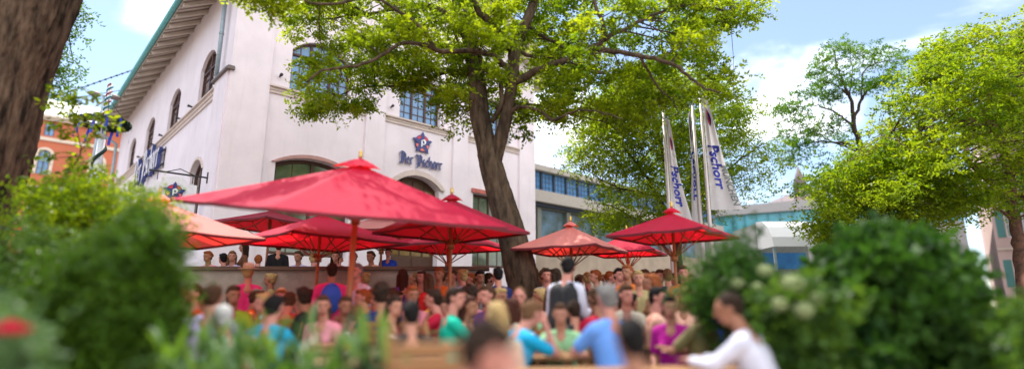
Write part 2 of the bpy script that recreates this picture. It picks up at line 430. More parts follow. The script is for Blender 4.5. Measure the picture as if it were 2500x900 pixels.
# pilasters stand proud of the wall
for a_, b_ in ((-.10, 1.17), (4.79, 5.59), (8.92, 9.71), (12.82, 13.85)):
    pm = MB(); FR.box(pm, a_, b_, 0, 8.57+.0 if False else 12.7, 0, .10); pm.build('pilaster', plaster, hall)
pm = MB(); FL.box(pm, -.0, 1.45, 0, 8.72, 0, .16); pm.build('pilaster', plaster, hall)
pm = MB(); FL.box(pm, 0.0, .55, 8.86, 12.75, 0, .10); pm.build('pilaster', plaster, hall)
pm = MB(); FL.box(pm, -.22, 1.55, 8.722, 8.80, 0, .26); FL.box(pm, -.18, 1.5, 8.80, 8.858, 0, .2); pm.build('pilaster_cap', mat('cap_sheet', (.16, .13, .12), .6), hall)
# string courses under the upper windows
for a_, b_ in ((1.172, 4.788), (5.592, 8.918), (9.712, 12.818)):
    pm = MB(); FR.box(pm, a_, b_, 8.34, 8.44, 0, .05); FR.box(pm, a_, b_, 8.44, 8.54, 0, .075); FR.box(pm, a_, b_, 8.54, 8.60, 0, .15)
    pm.build('string_course', plaster_trim, hall)
pm = MB(); FL.box(pm, 1.46, WL, 8.30, 8.42, 0, .06); FL.box(pm, 1.46, WL, 8.42, 8.54, 0, .10); FL.box(pm, 1.46, WL, 8.54, 8.59, 0, .18); pm.build('string_course', plaster_trim, hall)
for a_, b_ in rw: window(FR, hall, a_, b_, 8.66, 10.15, 10.68, 3, 6, win_brown, glass_blue, .22, .08, 10.05)
window(FR, hall, 1.62, 4.35, 2.9, 5.97, 6.27, 2, 3, win_brown, glass_dark, .28, .12, panebars=1)
window(FR, hall, 10.1, 12.3, 2.9, 6.09, 6.10, 2, 3, win_brown, glass_dark, .28, .12, panebars=1)
for a_, b_ in lw_up[:4]: window(FL, hall, a_, b_, 8.66, 10.15, 10.62, 2, 4, win_brown, glass_left, .15, .11, 9.95, panebars=0)
for a_, b_ in lw_lo: window(FL, hall, a_, b_, 3.6, 5.9, 6.34, 2, 3, win_brown, glass_left, .18, .10, panebars=0)
# door with its leaves
dm = MB(); pts = arch(6.15, 8.3, 1.05, 5.92, 6.36); k = len(pts)
dm.add([FR.P(p[0], p[1], -.30) for p in pts], [tuple(range(k))])
door = dm.build('door', mat('door_wood', (.10, .045, .02), .5, .4, noise=.4, nscale=3, wave=(6, 6, 1)), hall)
dm = MB()
for a_, b_ in ((6.3, 7.18), (7.27, 8.15)):
    FR.box(dm, a_, b_, 1.2, 3.1, -.30, -.27)
for z in (3.9, 4.9, 5.6): FR.box(dm, 6.2, 8.25, z-.04, z+.04, -.30, -.262)
for s in (6.7, 7.22, 7.75): FR.box(dm, s-.03, s+.03, 3.2, 6.2, -.30, -.268)
dm.build('glazing_bar', win_brown, door, origin=ORIG[hall.name])
dm = MB(); FR.box(dm, 6.32, 8.13, 3.2, 5.86, -.299, -.296); dm.build('pane', glass_warm, door, origin=ORIG[hall.name])
# archivolt mouldings over the openings
def archivolt(F, s0, s1, zs, zt, w, d, m, parent, low=None):
    mb = MB(); o = arch(s0-w, s1+w, zs, zs, zt+w, 14); i_ = arch(s0, s1, zs, zs, zt, 14)
    o = o[2:]; i_ = i_[2:]; k = len(o)
    vs = [F.P(p[0], p[1], d) for p in o]+[F.P(p[0], p[1], d) for p in i_]+[F.P(p[0], p[1], 0) for p in o]+[F.P(p[0], p[1], 0) for p in i_]
    fs = []
    for j in range(k-1): fs += [(j, j+1, k+j+1, k+j), (2*k+j, 2*k+j+1, j+1, j), (k+j, k+j+1, 3*k+j+1, 3*k+j)]
    fs += [(0, k, 3*k, 2*k), (k-1, 2*k-1, 4*k-1, 3*k-1)]
    mb.add(vs, fs); return mb.build('archivolt', m, parent)
archivolt(FR, 6.12, 8.33, 5.92, 6.37, .22, .12, plaster_trim, hall)
archivolt(FR, 1.6, 4.37, 5.97, 6.28, .13, .07, mat('pink_plaster', (.48, .27, .24), .85, noise=.2, nscale=3), hall)
lm = MB(); FR.box(lm, 10.0, 12.4, 6.102, 6.28, 0, .09); lm.build('lintel', mat('red_lintel', (.50, .15, .12), .8, noise=.2), hall)
for a_, b_ in lw_lo: archivolt(FL, a_-.02, b_+.02, 5.9, 6.35, .10, .05, plaster_trim, hall)
# roof: two slopes with wide eaves and verges
def RP(s, t, z): return Vector((C0[0], C0[1], 0))+FR.d*s+FL.d*t+Vector((0, 0, z))
OV = 1.12
rs = MB()
for sgn in (0, 1):
    def q(s, t, z): return RP(s if sgn == 0 else WR-s, t, z)
    z0 = EZ+.04-OV*.57
    v = [q(-OV, -OV, z0), q(WR/2, -OV, RZ+.04), q(WR/2, WL+.8, RZ+.04), q(-OV, WL+.8, z0)]
    v2 = [p+Vector((0, 0, .20)) for p in v]
    rs.add(v+v2, [(0, 1, 2, 3), (4, 7, 6, 5), (0, 4, 5, 1), (0, 3, 7, 4), (3, 2, 6, 7)])
roof = rs.build('roof', soffit_m, hall)
rs = MB()
for sgn in (0, 1):
    def q(s, t, z): return RP(s if sgn == 0 else WR-s, t, z)
    z0 = EZ+.26-OV*.57
    v = [q(-OV-.05, -OV-.05, z0-.02), q(WR/2, -OV-.05, RZ+.26), q(WR/2, WL+.85, RZ+.26), q(-OV-.05, WL+.85, z0-.02)]
    v2 = [p+Vector((0, 0, .08)) for p in v]
    rs.add(v+v2, [(0, 1, 2, 3), (4, 7, 6, 5), (0, 4, 5, 1), (0, 3, 7, 4), (3, 2, 6, 7)])
rs.build('roof_tiling', roof_m, hall)
# rafters under the eave
for i in range(23):
    t = -.9+i*1.08
    rf = MB(); c0_ = RP(-OV+.06, t, EZ-OV*.57+.02+.04*.57); c1_ = RP(.02, t, EZ-.0)
    ax = (c1_-c0_)/2; rf.obox((c0_+c1_)/2-Vector((0, 0, .07)), ax, FL.d*.075, Vector((0, 0, .085))); rf.build('rafter', soffit_m, hall)
for i in range(1, 66):
    pass
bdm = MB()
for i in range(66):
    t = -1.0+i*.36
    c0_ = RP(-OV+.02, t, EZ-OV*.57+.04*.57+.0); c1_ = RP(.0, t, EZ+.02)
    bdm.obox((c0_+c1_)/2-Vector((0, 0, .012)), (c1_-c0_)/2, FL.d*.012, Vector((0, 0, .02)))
bdm.build('soffit_batten', mat('dark_soffit_batten', (.30, .24, .19), .85), hall)  # thin darker battens across the eave boards
gt = MB(); gz = EZ-OV*.57+.14
gt.tube([RP(-OV-.10, t_, gz) for t_ in np.linspace(-1.1, WL+.8, 14)], .10, 8); gt.build('gutter', copper, hall)
gt = MB(); gt.tube([RP(-OV-.10, WL-.3, gz), RP(-OV+.1, WL-.25, gz-.5), RP(-.22, WL-.2, gz-1.0), RP(-.2, WL-.2, gz-2), RP(-.2, WL-.2, .1)], .09, 8); gt.build('downpipe', zinc, hall)
gt = MB(); gt.tube([FL.P(1.2, 12.7, .2), FL.P(1.15, 10.6, .2), FL.P(1.15, 8.86, .2)], .07, 8); gt.lathe([(.085, 0), (.085, .08)], 8, FL.P(1.15, 10.4, .2)); gt.build('downpipe', zinc, hall)
# small round spotlights on the wall
for F, s, z in [(FR, 1.49, 8.98), (FR, 5.86, 8.96), (FR, 9.9, 8.96)]+[(FL, s_, 8.85) for s_ in (1.9, 5.0, 6.9, 10.1, 12.0, 15.2, 17.0)]:
    sp = MB(); sp.tube([F.P(s, z, 0), F.P(s, z+.02, .10), F.P(s, z+.03, .18)], [.03, .045, .06], 8); sp.build('wall_spotlight', iron, hall)

# ------------------------------------------------------------------ lettering drawn with a broad pen
NIB = (cos(R(42)), sin(R(42)))
GLY = {
 'D': (1.12, [[(.05, 1.32), (.28, 1.58), (.72, 1.5), (1.0, 1.15), (1.0, .45), (.68, .02), (.3, .08), (.02, -.02)], [(.34, 1.42), (.34, .2)], [(.6, 1.3), (.62, .28)]]),
 'P': (1.08, [[(.0, 1.22), (.12, 1.5), (.36, 1.46), (.38, .1), (.22, -.42)], [(.38, 1.36), (.7, 1.6), (.98, 1.25), (.96, .6), (.7, .3), (.4, .42)], [(.66, 1.34), (.66, -.1)]]),
 'e': (.58, [[(.12, .48), (.44, .72), (.28, .98), (.1, .76), (.1, .22), (.28, .02), (.48, .18)]]),
 'r': (.56, [[(.02, .88), (.14, .98), (.14, .06), (.26, .02)], [(.14, .78), (.34, .98), (.48, .84)]]),
 's': (.54, [[(.44, .88), (.26, 1.0), (.1, .76), (.42, .36), (.3, .02), (.04, .12)]]),
 'c': (.54, [[(.46, .86), (.28, 1.0), (.1, .74), (.1, .22), (.28, .02), (.46, .16)]]),
 'h': (.64, [[(.12, 1.55), (.12, .04)], [(.12, .78), (.34, 1.0), (.52, .78), (.52, .2), (.36, -.2)]]),
 'o': (.62, [[(.32, 1.0), (.1, .76), (.1, .22), (.3, .0), (.52, .26), (.52, .8), (.3, 1.02)]]),
 ' ': (.34, []),
}
def glyph_strokes(ch, nib=.13):
    """quads of one letter"""
    qs = []
    nx, ny = NIB[0]*nib, NIB[1]*nib
    for st in GLY[ch][1]:
        for (x0, y0), (x1, y1) in zip(st[:-1], st[1:]):
            q = [(x0-nx, y0-ny), (x0+nx, y0+ny), (x1+nx, y1+ny), (x1-nx, y1-ny)]
            a_ = sum(q[i][0]*q[(i+1) % 4][1]-q[(i+1) % 4][0]*q[i][1] for i in range(4))
            qs.append(q if a_ > 0 else q[::-1])
    return qs
def letters(text, P, unit_, d0, d1, face_m, side_m, parent, name='letter'):
    """P(x, y, d) gives the world point; every letter is a mesh of its own"""
    x = 0
    for ch in text:
        w, _ = GLY[ch]
        if ch != ' ':
            mb = MB()
            for i, q in enumerate(glyph_strokes(ch)):
                dd = d1+.0025*i
                vs = [P((x+a_)*unit_, b_*unit_, dd) for a_, b_ in q]+[P((x+a_)*unit_, b_*unit_, d0) for a_, b_ in q]
                mb.add(vs, [(0, 1, 2, 3)], 0); mb.add(vs, [(0, 4, 5, 1), (1, 5, 6, 2), (2, 6, 7, 3), (3, 7, 4, 0)], 1)
            mb.build(name, [face_m, side_m], parent)
        x += w
    return x*unit_
tw = sum(GLY[c][0] for c in 'Der Pschorr')
sg = empty('wall_lettering', FR.P(7.33, 6.8, .0), 'dark blue blackletter reading Der Pschorr above the arched door', 'sign')
letters('Der Pschorr', lambda x, y, d: FR.P(6.29+x, 6.79+y, d), 2.08/tw, .03, .09, navy, mat('pale_letter_edge', (.42, .42, .5), .5), sg)
sg = empty('wall_lettering', FL.P(11.6, 7.1, 0), 'big raised blackletter reading Der Pschorr in white and blue on the long side wall', 'sign')
letters('Der Pschorr', lambda x, y, d: FL.P(14.6-x, 7.22+y, d), 5.7/tw, .12, .27, white_enamel, mat('blue_letter_side', (.03, .05, .20), .3, .6), sg)
rl = MB()
for z in (7.3, 7.95): FL.box(rl, 8.8, 14.8, z-.02, z+.02, .04, .115)
for s in (9.0, 10.9, 12.8, 14.6): FL.box(rl, s-.02, s+.02, 7.15, 8.1, 0, .038)
rl.build('mounting_rail', iron, sg)

def emblem(P, r, parent, two_sided=False):
    """navy five-pointed star over a red ring with a white P; P(x, y, d) in metres"""
    def poly(pts, d0, d1, m, nm):
        mb = MB(); k = len(pts)
        vs = [P(x*r, y*r, d1) for x, y in pts]+[P(x*r, y*r, d0) for x, y in pts]
        mb.add(vs, [tuple(range(k)), tuple(range(2*k-1, k-1, -1))]+[(i, k+i, k+(i+1) % k, (i+1) % k) for i in range(k)]); return mb.build(nm, m, parent)
    circ = lambda a_: [(a_*cos(2*pi*i/28), a_*sin(2*pi*i/28)) for i in range(28)]
    poly(circ(1.0), 0, .03, navy, 'disc')
    # ring in two tones
    for nm, m, a0, a1 in (('ring', red_enamel, 12, 168), ('ring_band', salmon_enamel, 192, 348)):
        o = [(.90*cos(R(a0+(a1-a0)*i/14)), .90*sin(R(a0+(a1-a0)*i/14))) for i in range(15)]
        i_ = [(.58*cos(R(a1-(a1-a0)*i/14)), .58*sin(R(a1-(a1-a0)*i/14))) for i in range(15)]
        poly(o+i_, .031, .045, m, nm)
    star = []
    for i in range(5):
        a_ = R(90+72*i)
        star += [(1.12*cos(a_-.16), 1.12*sin(a_-.16)), (1.34*cos(a_), 1.34*sin(a_)), (1.12*cos(a_+.16), 1.12*sin(a_+.16)), (.50*cos(a_+R(36)), .50*sin(a_+R(36)))]
    star = [star[-1]]+star[:-1]
    # star built as five kites and a centre so that every face is convex
    mb = MB()
    for i in range(5):
        a_ = R(90+72*i)
        q = [(.5*cos(a_-R(36)), .5*sin(a_-R(36))), (1.10*cos(a_-.15), 1.10*sin(a_-.15)), (1.36*cos(a_), 1.36*sin(a_)), (1.10*cos(a_+.15), 1.10*sin(a_+.15)), (.5*cos(a_+R(36)), .5*sin(a_+R(36)))]
        vs = [P(x*r, y*r, .06) for x, y in q]+[P(x*r, y*r, .0) for x, y in q]
        mb.add(vs, [(0, 1, 2, 3, 4)]+[(j, 5+j, 5+(j+1) % 5, (j+1) % 5) for j in range(4)])
    mb.add([P(.5*cos(R(54+72*i))*r, .5*sin(R(54+72*i))*r, .06) for i in range(5)], [(0, 1, 2, 3, 4)])
    mb.build('star', navy, parent)
    mb = MB()
    for st in ([(-.14, .34), (-.12, -.42)], [(-.24, .22), (.02, .42), (.30, .18), (.22, -.12), (-.08, -.16)]):
        for i, ((x0, y0), (x1, y1)) in enumerate(zip(st[:-1], st[1:])):
            q = [(x0-.085, y0-.06), (x0+.085, y0+.06), (x1+.085, y1+.06), (x1-.085, y1-.06)]
            a_ = sum(q[j][0]*q[(j+1) % 4][1]-q[(j+1) % 4][0]*q[j][1] for j in range(4))
            if a_ < 0: q = q[::-1]
            dd = .075+.002*len(mb.f); vs = [P(x*r, y*r, dd) for x, y in q]+[P(x*r, y*r, .06) for x, y in q]
            mb.add(vs, [(0, 1, 2, 3), (0, 4, 5, 1), (1, 5, 6, 2), (2, 6, 7, 3), (3, 7, 4, 0)])
    mb.build('monogram', white_enamel, parent)
em = empty('wall_emblem', FR.P(7.34, 7.74, 0), 'round red and navy star emblem with a white letter above the door lettering', 'emblem')
emblem(lambda x, y, d: FR.P(7.36+x, 7.76+y, d+.04), .36, em)
# hanging sign on its bracket
hs = empty('hanging_sign', FL.P(.85, 5.3, 0), 'white shield shaped sign with star emblem hanging from a black wall bracket', 'sign')
PV = lambda o_, z, d: FL.P(.85, 0, .16)+FL.n*o_+FL.d*d+Vector((0, 0, z))
b_ = MB(); b_.tube([PV(0, 5.28, 0), PV(1.62, 5.28, 0)], .028, 8); b_.tube([PV(.0, 5.10, 0), PV(.0, 5.46, 0)], .04, 6); b_.tube([PV(.35, 5.28, 0), PV(.8, 5.44, 0), PV(1.2, 5.28, 0)], .014, 6); b_.build('bracket', iron, hs)
for o_ in (.42, 1.38):
    b_ = MB(); b_.tube([PV(o_, 5.28, 0), PV(o_, 5.02, 0)], .012, 5); b_.build('hanger', iron, hs)
b_ = MB(); sh = [(.28, 4.1), (1.52, 4.1), (1.52, 4.98)]+[(.9+.34*cos(R(a_)), 4.98+.2*sin(R(a_))) for a_ in range(0, 181, 20)]+[(.28, 4.98)]; k = len(sh)
b_.add([PV(x, z, -.03) for x, z in sh]+[PV(x, z, .03) for x, z in sh], [tuple(range(k)), tuple(range(2*k-1, k-1, -1))]+[(i, (i+1) % k, k+(i+1) % k, k+i) for i in range(k)])
b_.build('sign_board', mat('sign_white', (.72, .72, .75), .5, noise=.08), hs)
emblem(lambda x, y, d: PV(.9-x, 4.68+y, -.032-d), .24, hs)

# ------------------------------------------------------------------ terrace in front of the hall
tb = MB(); tb.box(-10.5, -.6, 12.45, 22, .004, 1.02); 
t_o = tag(tb.build('terrace_floor', ground_m), kind='structure')
pw = empty('terrace_parapet', (-5, 12.2, 0), 'long grey-brown stone parapet of the raised terrace with a dark plank on top', 'wall')
b_ = MB(); b_.box(-10.5, -.6, 12.05, 12.42, 0, 1.98); b_.build('wall', stone, pw)
b_ = MB(); b_.box(-10.6, -.5, 11.98, 12.5, 1.984, 2.06); b_.build('coping', plank, pw)

# ------------------------------------------------------------------ orange building far left
Oo = at(300, 320, 60); FO = Face((Oo.x, Oo.y), dR, nR)
orange = mat('orange_plaster', (.47, .14, .075), .9, noise=.12, nscale=.3, bump=.2)
cream = mat('cream_trim', (.62, .52, .42), .85, noise=.1)
ob = empty('orange_building', FO.P(-8, 0), 'orange plastered building with cream bands and a pale metal roof', 'building')
b_ = MB()
oh = []; 
cols = [-1.85+.0, -6.3, -10.75, -15.2, 2.6, 7.0]
for c_ in cols:
    oh += [[(c_-.35, 18.7), (c_+.45, 18.7), (c_+.45, 20.1), (c_-.35, 20.1)], arch(c_-.45, c_+.5, 14.6, 16.6, 17.15, 8), arch(c_-.45, c_+.5, 9.4, 11.6, 12.2, 8), arch(c_-.45, c_+.5, 3.4, 6.2, 6.8, 8)]
FO.wall(b_, [(-22, 0), (12, 0), (12, 20.5), (-22, 20.5)], oh, .3)
for s_, t_ in ((-22, 0),): b_.add([FO.P(-22, 0), FO.P(-22, 20.5), FO.P(-22, 20.5, -14), FO.P(-22, 0, -14)], [(0, 1, 2, 3)])
b_.build('wall', orange, ob)
b_ = MB(); FO.box(b_, -22.2, 12, 18.15, 18.5, 0, .15); b_.build('string_course', cream, ob)
b_ = MB(); FO.box(b_, -22.2, 12, 13.0, 13.3, 0, .15); b_.build('string_course', cream, ob)
b_ = MB(); FO.box(b_, -22.4, 12, 20.3, 20.55, 0, .35); FO.box(b_, -22.6, 12, 20.55, 20.8, -.1, .6); b_.build('cornice', cream, ob)
for c_ in cols:
    window(FO, ob, c_-.35, c_+.45, 18.7, 20.08, 20.1, 2, 2, win_dark, glass_blue, .2, .06, panebars=0)
    for z0, zs, zt in ((14.6, 16.6, 17.15), (9.4, 11.6, 12.2)):
        window(FO, ob, c_-.45, c_+.5, z0, zs, zt, 2, 4, win_dark, glass_blue, .2, .06, panebars=0)
        archivolt(FO, c_-.47, c_+.52, zs, zt, .28, .08, cream, ob)
        b_ = MB(); FO.box(b_, c_-.75, c_-.47, z0, zs, 0, .08); FO.box(b_, c_+.52, c_+.8, z0, zs, 0, .08); b_.build('window_surround', cream, ob)
metal_roof = mat('metal_roof', (.50, .52, .50), .45, .5, noise=.15, nscale=.4)
b_ = MB(); b_.add([FO.P(-22.6, 20.82, .6), FO.P(12, 20.82, .6), FO.P(12, 24.4, -6), FO.P(-17, 24.4, -6), FO.P(-22.6, 20.82, -13), FO.P(12, 20.82, -13)], [(0, 1, 2, 3), (0, 3, 4), (3, 2, 5, 4), (0, 4, 5, 1)]); b_.build('roof', metal_roof, ob)
b_ = MB()
for i in range(34):
    s_ = -21+i*.95
    if s_ > -16.8: b_.tube([FO.P(s_, 20.86, .55), FO.P(s_, 24.4, -5.95)], .05, 4)
b_.build('roof_seam', mat('roof_seam', (.35, .37, .36), .5), ob)

# ------------------------------------------------------------------ glazed building right of the hall
Go = at(1300, 402, 32); FG = Face((Go.x, Go.y), dR, nR)
gb = empty('glazed_building', FG.P(8, 0), 'long low building with a blue glazed upper band and white ledge beside the hall', 'building')
grey_green = mat('grey_green_render', (.20, .21, .18), .8, noise=.15)
ledge_m = mat('pale_ledge', (.42, .38, .33), .8, noise=.15)
b_ = MB(); FG.box(b_, -3, 22, 0, 4.995, -8, .02); b_.build('ground_floor_wall', mat('warm_render', (.42, .33, .25), .85, noise=.3, nscale=.8), gb)
b_ = MB(); FG.box(b_, -3, 22, 6.95, 9.12, -8, -.12); FG.box(b_, -3, 22, 5.0, 6.95, -8, -.35); b_.build('wall', grey_green, gb)
b_ = MB(); FG.box(b_, -3, 22.3, 9.125, 9.45, -8, .35); b_.build('cornice', ledge_m, gb)
b_ = MB(); FG.box(b_, -3, 22.3, 7.22, 7.90, -.1, .45); b_.build('ledge', ledge_m, gb)
b_ = MB(); FG.box(b_, -3, 22, 7.02, 7.2, -.1, .15); b_.build('ledge', win_dark, gb)
for i in range(22):
    s0 = -2.6+i*1.1
    f_ = MB(); FG.box(f_, s0-.07, s0+.07, 7.91, 9.12, -.11, .08); f_.build('mullion', win_dark, gb)
    p_ = MB(); FG.box(p_, s0+.075, s0+1.02, 7.92, 9.1, -.11, -.02); pn = p_.build('window', glass_blue, gb)
    q_ = MB()
    for j in (1, 2): FG.box(q_, s0+.08+.31*j, s0+.1+.31*j, 7.93, 9.09, -.018, .0)
    for j in (1, 2, 3): FG.box(q_, s0+.08, s0+1.0, 7.92+.3*j, 7.94+.3*j, -.018, .003)
    q_.build('glazing_bar', win_dark, pn, origin=ORIG[gb.name])
refl = mat('reflection_tinted_glass', (.05, .08, .05), .06, .9, col2=(.14, .24, .34), nscale=.9)  # reflected green and sky blue are mottled into the pane colour
for i in range(8):
    s0 = -2+i*2.6
    p_ = MB(); FG.box(p_, s0+.2, s0+2.4, 5.02, 6.9, -.348, -.30); p_.build('window', refl, gb)
    f_ = MB(); FG.box(f_, s0-.16, s0+.16, 5.02, 6.94, -.345, -.05); f_.build('pier', grey_green, gb)
for i in range(40):
    pass
b_ = MB()
b_.tube([FG.P(-3, 9.7, .1), FG.P(22, 9.7, .1)], .02, 4)
for i in range(26): b_.tube([FG.P(-3+i, 9.45, .1), FG.P(-3+i, 9.7, .1)], .015, 4)
b_.build('roof_rail', zinc, gb)

# ------------------------------------------------------------------ far right: turquoise hall, gabled house, tall pink house
TC = at(1850, 520, 48); FT = Face((TC.x, TC.y), (.86, -.51), (-.51, -.86))
th = empty('turquoise_building', FT.P(3, 0), 'low far building with a turquoise glass band between the flags and the right trees', 'building')
b_ = MB(); FT.box(b_, -4, 14, 0, 7.5, -9, 0); FT.box(b_, -4, 14, 9.2, 10.0, -9, .3); b_.build('wall', mat('pale_render', (.42, .40, .39), .8, noise=.15), th)
b_ = MB(); FT.box(b_, -4, 14, 7.5, 9.2, -9, -.1); b_.build('glass_band', mat('turquoise_glass', (.10, .45, .55), .25, .6, noise=.3, nscale=.8), th)
for i in range(20):
    b_ = MB(); FT.box(b_, -4+i*.95, -3.9+i*.95, 7.5, 9.2, -.099, .02); b_.build('mullion', mat('turquoise_steel', (.08, .28, .33), .5), th)
b_ = MB(); b_.tube([FT.P(-4, 10.6, 0), FT.P(14, 10.6, 0)], .05, 4)
for i in range(19): b_.tube([FT.P(-4+i, 10.0, 0), FT.P(-4+i, 10.6, 0)], .03, 4)
b_.build('roof_rail', zinc, th)
gp = at(1968, 462, 62)
gh = empty('gabled_house', (gp.x, gp.y, 0), 'distant pink house with a steep gable and small spire behind the right trees', 'building')
b_ = MB(); w_ = 5.2; z_ = at(1968, 520, 62).z
b_.add([(gp.x-w_, gp.y, 0), (gp.x+w_, gp.y, 0), (gp.x+w_, gp.y, z_-1.5), (gp.x, gp.y, gp.z), (gp.x-w_, gp.y, z_-1.5)]+[(gp.x-w_, gp.y+12, 0), (gp.x+w_, gp.y+12, 0), (gp.x+w_, gp.y+12, z_-1.5), (gp.x, gp.y+12, gp.z), (gp.x-w_, gp.y+12, z_-1.5)],
       [(0, 1, 2, 3, 4), (9, 8, 7, 6, 5), (0, 4, 9, 5), (1, 6, 7, 2)])
b_.build('wall', mat('rose_render', (.50, .36, .33), .9, noise=.15), gh)
b_ = MB(); e_ = .4
for sx in (-1, 1):
    b_.add([(gp.x, gp.y-e_, gp.z+.25), (gp.x+sx*(w_+.6), gp.y-e_, z_-2.2), (gp.x+sx*(w_+.6), gp.y+12.5, z_-2.2), (gp.x, gp.y+12.5, gp.z+.25)], [(0, 1, 2, 3)])
b_.build('roof', mat('slate', (.22, .17, .17), .8, noise=.2), gh)
b_ = MB(); b_.lathe([(.8, 0), (.75, 1.3), (.9, 1.4), (.05, 3.8)], 8, (gp.x+.4, gp.y+2, gp.z-.6)); b_.build('spire', mat('slate', (.22, .17, .17)), gh)
PC = at(2425, 560, 40); FP = Face((PC.x, PC.y), (.80, -.60), (-.60, -.80))
ph = empty('pink_townhouse', FP.P(5, 0), 'tall pale pink townhouse with shuttered windows behind the trees at the right edge', 'building')
b_ = MB(); hl = []
pc_ = [1.2+2.4*i for i in range(7)]; pz = [2.6+3.5*j for j in range(3)]
for c_ in pc_:
    for z in pz: hl.append([(c_-.5, z), (c_+.5, z), (c_+.5, z+1.9), (c_-.5, z+1.9)])
FP.wall(b_, [(0, 0), (18, 0), (18, 14), (0, 14)], hl, .25); b_.add([FP.P(0, 0), FP.P(0, 14), FP.P(0, 14, -12), FP.P(0, 0, -12)], [(0, 1, 2, 3)])
b_.build('wall', mat('pink_render', (.58, .42, .37), .9, noise=.12, nscale=.5), ph)
for c_ in pc_:
    for z in pz:
        wo = window(FP, ph, c_-.5, c_+.5, z, z+1.88, z+1.9, 2, 2, white_enamel, glass_dark, .18, .06, panebars=0)
        for sx in (-1, 1):
            b_ = MB(); FP.box(b_, c_+sx*.78-.22, c_+sx*.78+.22, z, z+1.9, .0, .05); b_.build('shutter', mat('green_shutter', (.08, .22, .20), .6), ph)
b_ = MB(); FP.box(b_, -.5, 18.5, 14.0, 14.4, -.3, .7); b_.build('cornice', cream, ph)
b_ = MB(); b_.add([FP.P(-.5, 14.42, .7), FP.P(18.5, 14.42, .7), FP.P(18.5, 18, -6), FP.P(2.5, 18, -6), FP.P(-.5, 14.42, -13)], [(0, 1, 2, 3), (0, 3, 4)]); b_.build('roof', roof_m, ph)
b_ = MB(); FP.box(b_, 0, 18, 5.2, 5.35, .0, .12); b_.build('string_course', cream, ph)

QC = at(2560, 560, 34); FQ = Face((QC.x, QC.y), (.80, -.60), (-.60, -.80))
qb = empty('corner_house', FQ.P(4, 0), 'dark eave corner of a tall house just showing above the trees at the top right', 'building')
b_ = MB(); FQ.box(b_, 0, 14, 0, 17.6, -10, 0); b_.build('wall', mat('brown_render', (.22, .15, .13), .9, noise=.2), qb)
b_ = MB(); FQ.box(b_, -.9, 14.5, 17.6, 17.95, -10.6, .9); b_.build('cornice', mat('dark_eave', (.09, .05, .045), .8), qb)
b_ = MB(); b_.add([FQ.P(-.9, 17.96, .9), FQ.P(14.5, 17.96, .9), FQ.P(14.5, 22, -5), FQ.P(4, 22, -5), FQ.P(-.9, 17.96, -10.6)], [(0, 1, 2, 3), (0, 3, 4)]); b_.build('roof', mat('dark_tiles', (.10, .06, .055), .8, noise=.3), qb)
for i in range(4):
    for z in (3, 6.5, 10, 13.5):
        b_ = MB(); FQ.box(b_, 1.2+3*i, 2.3+3*i, z, z+1.9, .002, .06); w0 = b_.build('window', cream, qb); b_ = MB(); FQ.box(b_, 1.3+3*i, 2.2+3*i, z+.1, z+1.8, .062, .07); b_.build('pane', glass_dark, w0, origin=ORIG[qb.name])

# market kiosk with a white curved awning
kk = at(1915, 640, 21); kx = kk.x
ki = empty('market_kiosk', (kx, 21, 0), 'market kiosk with a curved white awning and blue front beyond the right bushes', 'kiosk')
b_ = MB(); hw = .98
prof = [(-.1, 4.35), (-.6, 4.3), (-1.0, 4.05), (-1.3, 3.65), (-1.4, 3.3)]
for (y0, z0), (y1, z1) in zip(prof[:-1], prof[1:]): b_.add([(kx-hw, 21+y0, z0), (kx-hw, 21+y1, z1), (kx+hw, 21+y1, z1), (kx+hw, 21+y0, z0)], [(0, 1, 2, 3)], smooth=True)
for sx in (-1, 1): b_.add([(kx+sx*hw, 21+y_, z_) for y_, z_ in prof]+[(kx+sx*hw, 20.9, 3.3)], [tuple(range(6))])
b_.build('awning', mat('awning_white', (.75, .76, .80), .6, trans=.3), ki)
b_ = MB(); b_.box(kx-.95, kx+.95, 21, 23.2, 0, 4.3); b_.build('cabin', mat('kiosk_grey', (.30, .32, .30), .7, noise=.2), ki)
b_ = MB(); b_.box(kx-.8, kx+.8, 20.93, 20.995, 2.6, 3.2); b_.build('fascia', mat('kiosk_blue', (.04, .22, .55), .5, noise=.3, nscale=3), ki)
b_ = MB(); b_.box(kx-.95, kx+.95, 20.6, 20.99, 1.0, 1.1); b_.build('counter', wood, ki)
for sx in (-1, 1):
    b_ = MB(); b_.box(kx+sx*.92-.04, kx+sx*.92+.04, 19.7, 19.78, 0, 3.35); b_.build('post', zinc, ki)

# ------------------------------------------------------------------ maypole, lamp, cables
MY = 18.0
mtop = at(257, 205, MY); mb_ = at(243, 520, MY)
mx_, my_ = at(250, 330, MY).x, MY
mp_ = empty('maypole', (mx_, MY, 0), 'white maypole wound with dark garland under a hanging evergreen wreath', 'maypole')
bz = at(250, 340, MY).z
b_ = MB(); b_.tube([(mx_, MY, 0), (mx_, MY, 3), (mx_, MY, bz)], [.15, .13, .11], 12); b_.tube([(mx_, MY, bz), (mx_, MY, mtop.z)], [.075, .055], 10); b_.build('pole', mat('maypole_white', (.62, .64, .68), .5, noise=.1), mp_)
def spiral(x, y, z0, z1, r0, r1, pitch, tr, m, nm, parent, ph=0):
    n = int((z1-z0)/pitch*14); pts = []
    for i in range(n+1):
        t = i/n; a_ = 2*pi*(z1-z0)/pitch*t+ph; r = r0+(r1-r0)*t; pts.append((x+r*cos(a_), y+r*sin(a_), z0+(z1-z0)*t))
    b = MB(); b.tube(pts, tr, 6); return b.build(nm, m, parent)
garl = mat('garland_green', (.02, .045, .03), .9, noise=.4, nscale=40, bump=1, bscale=60)
spiral(mx_, MY, .6, bz, .18, .13, .95, .06, garl, 'garland', mp_)
spiral(mx_, MY, bz+.5, mtop.z, .085, .065, .34, .030, mat('teal_band', (.02, .16, .20), .6), 'garland', mp_)
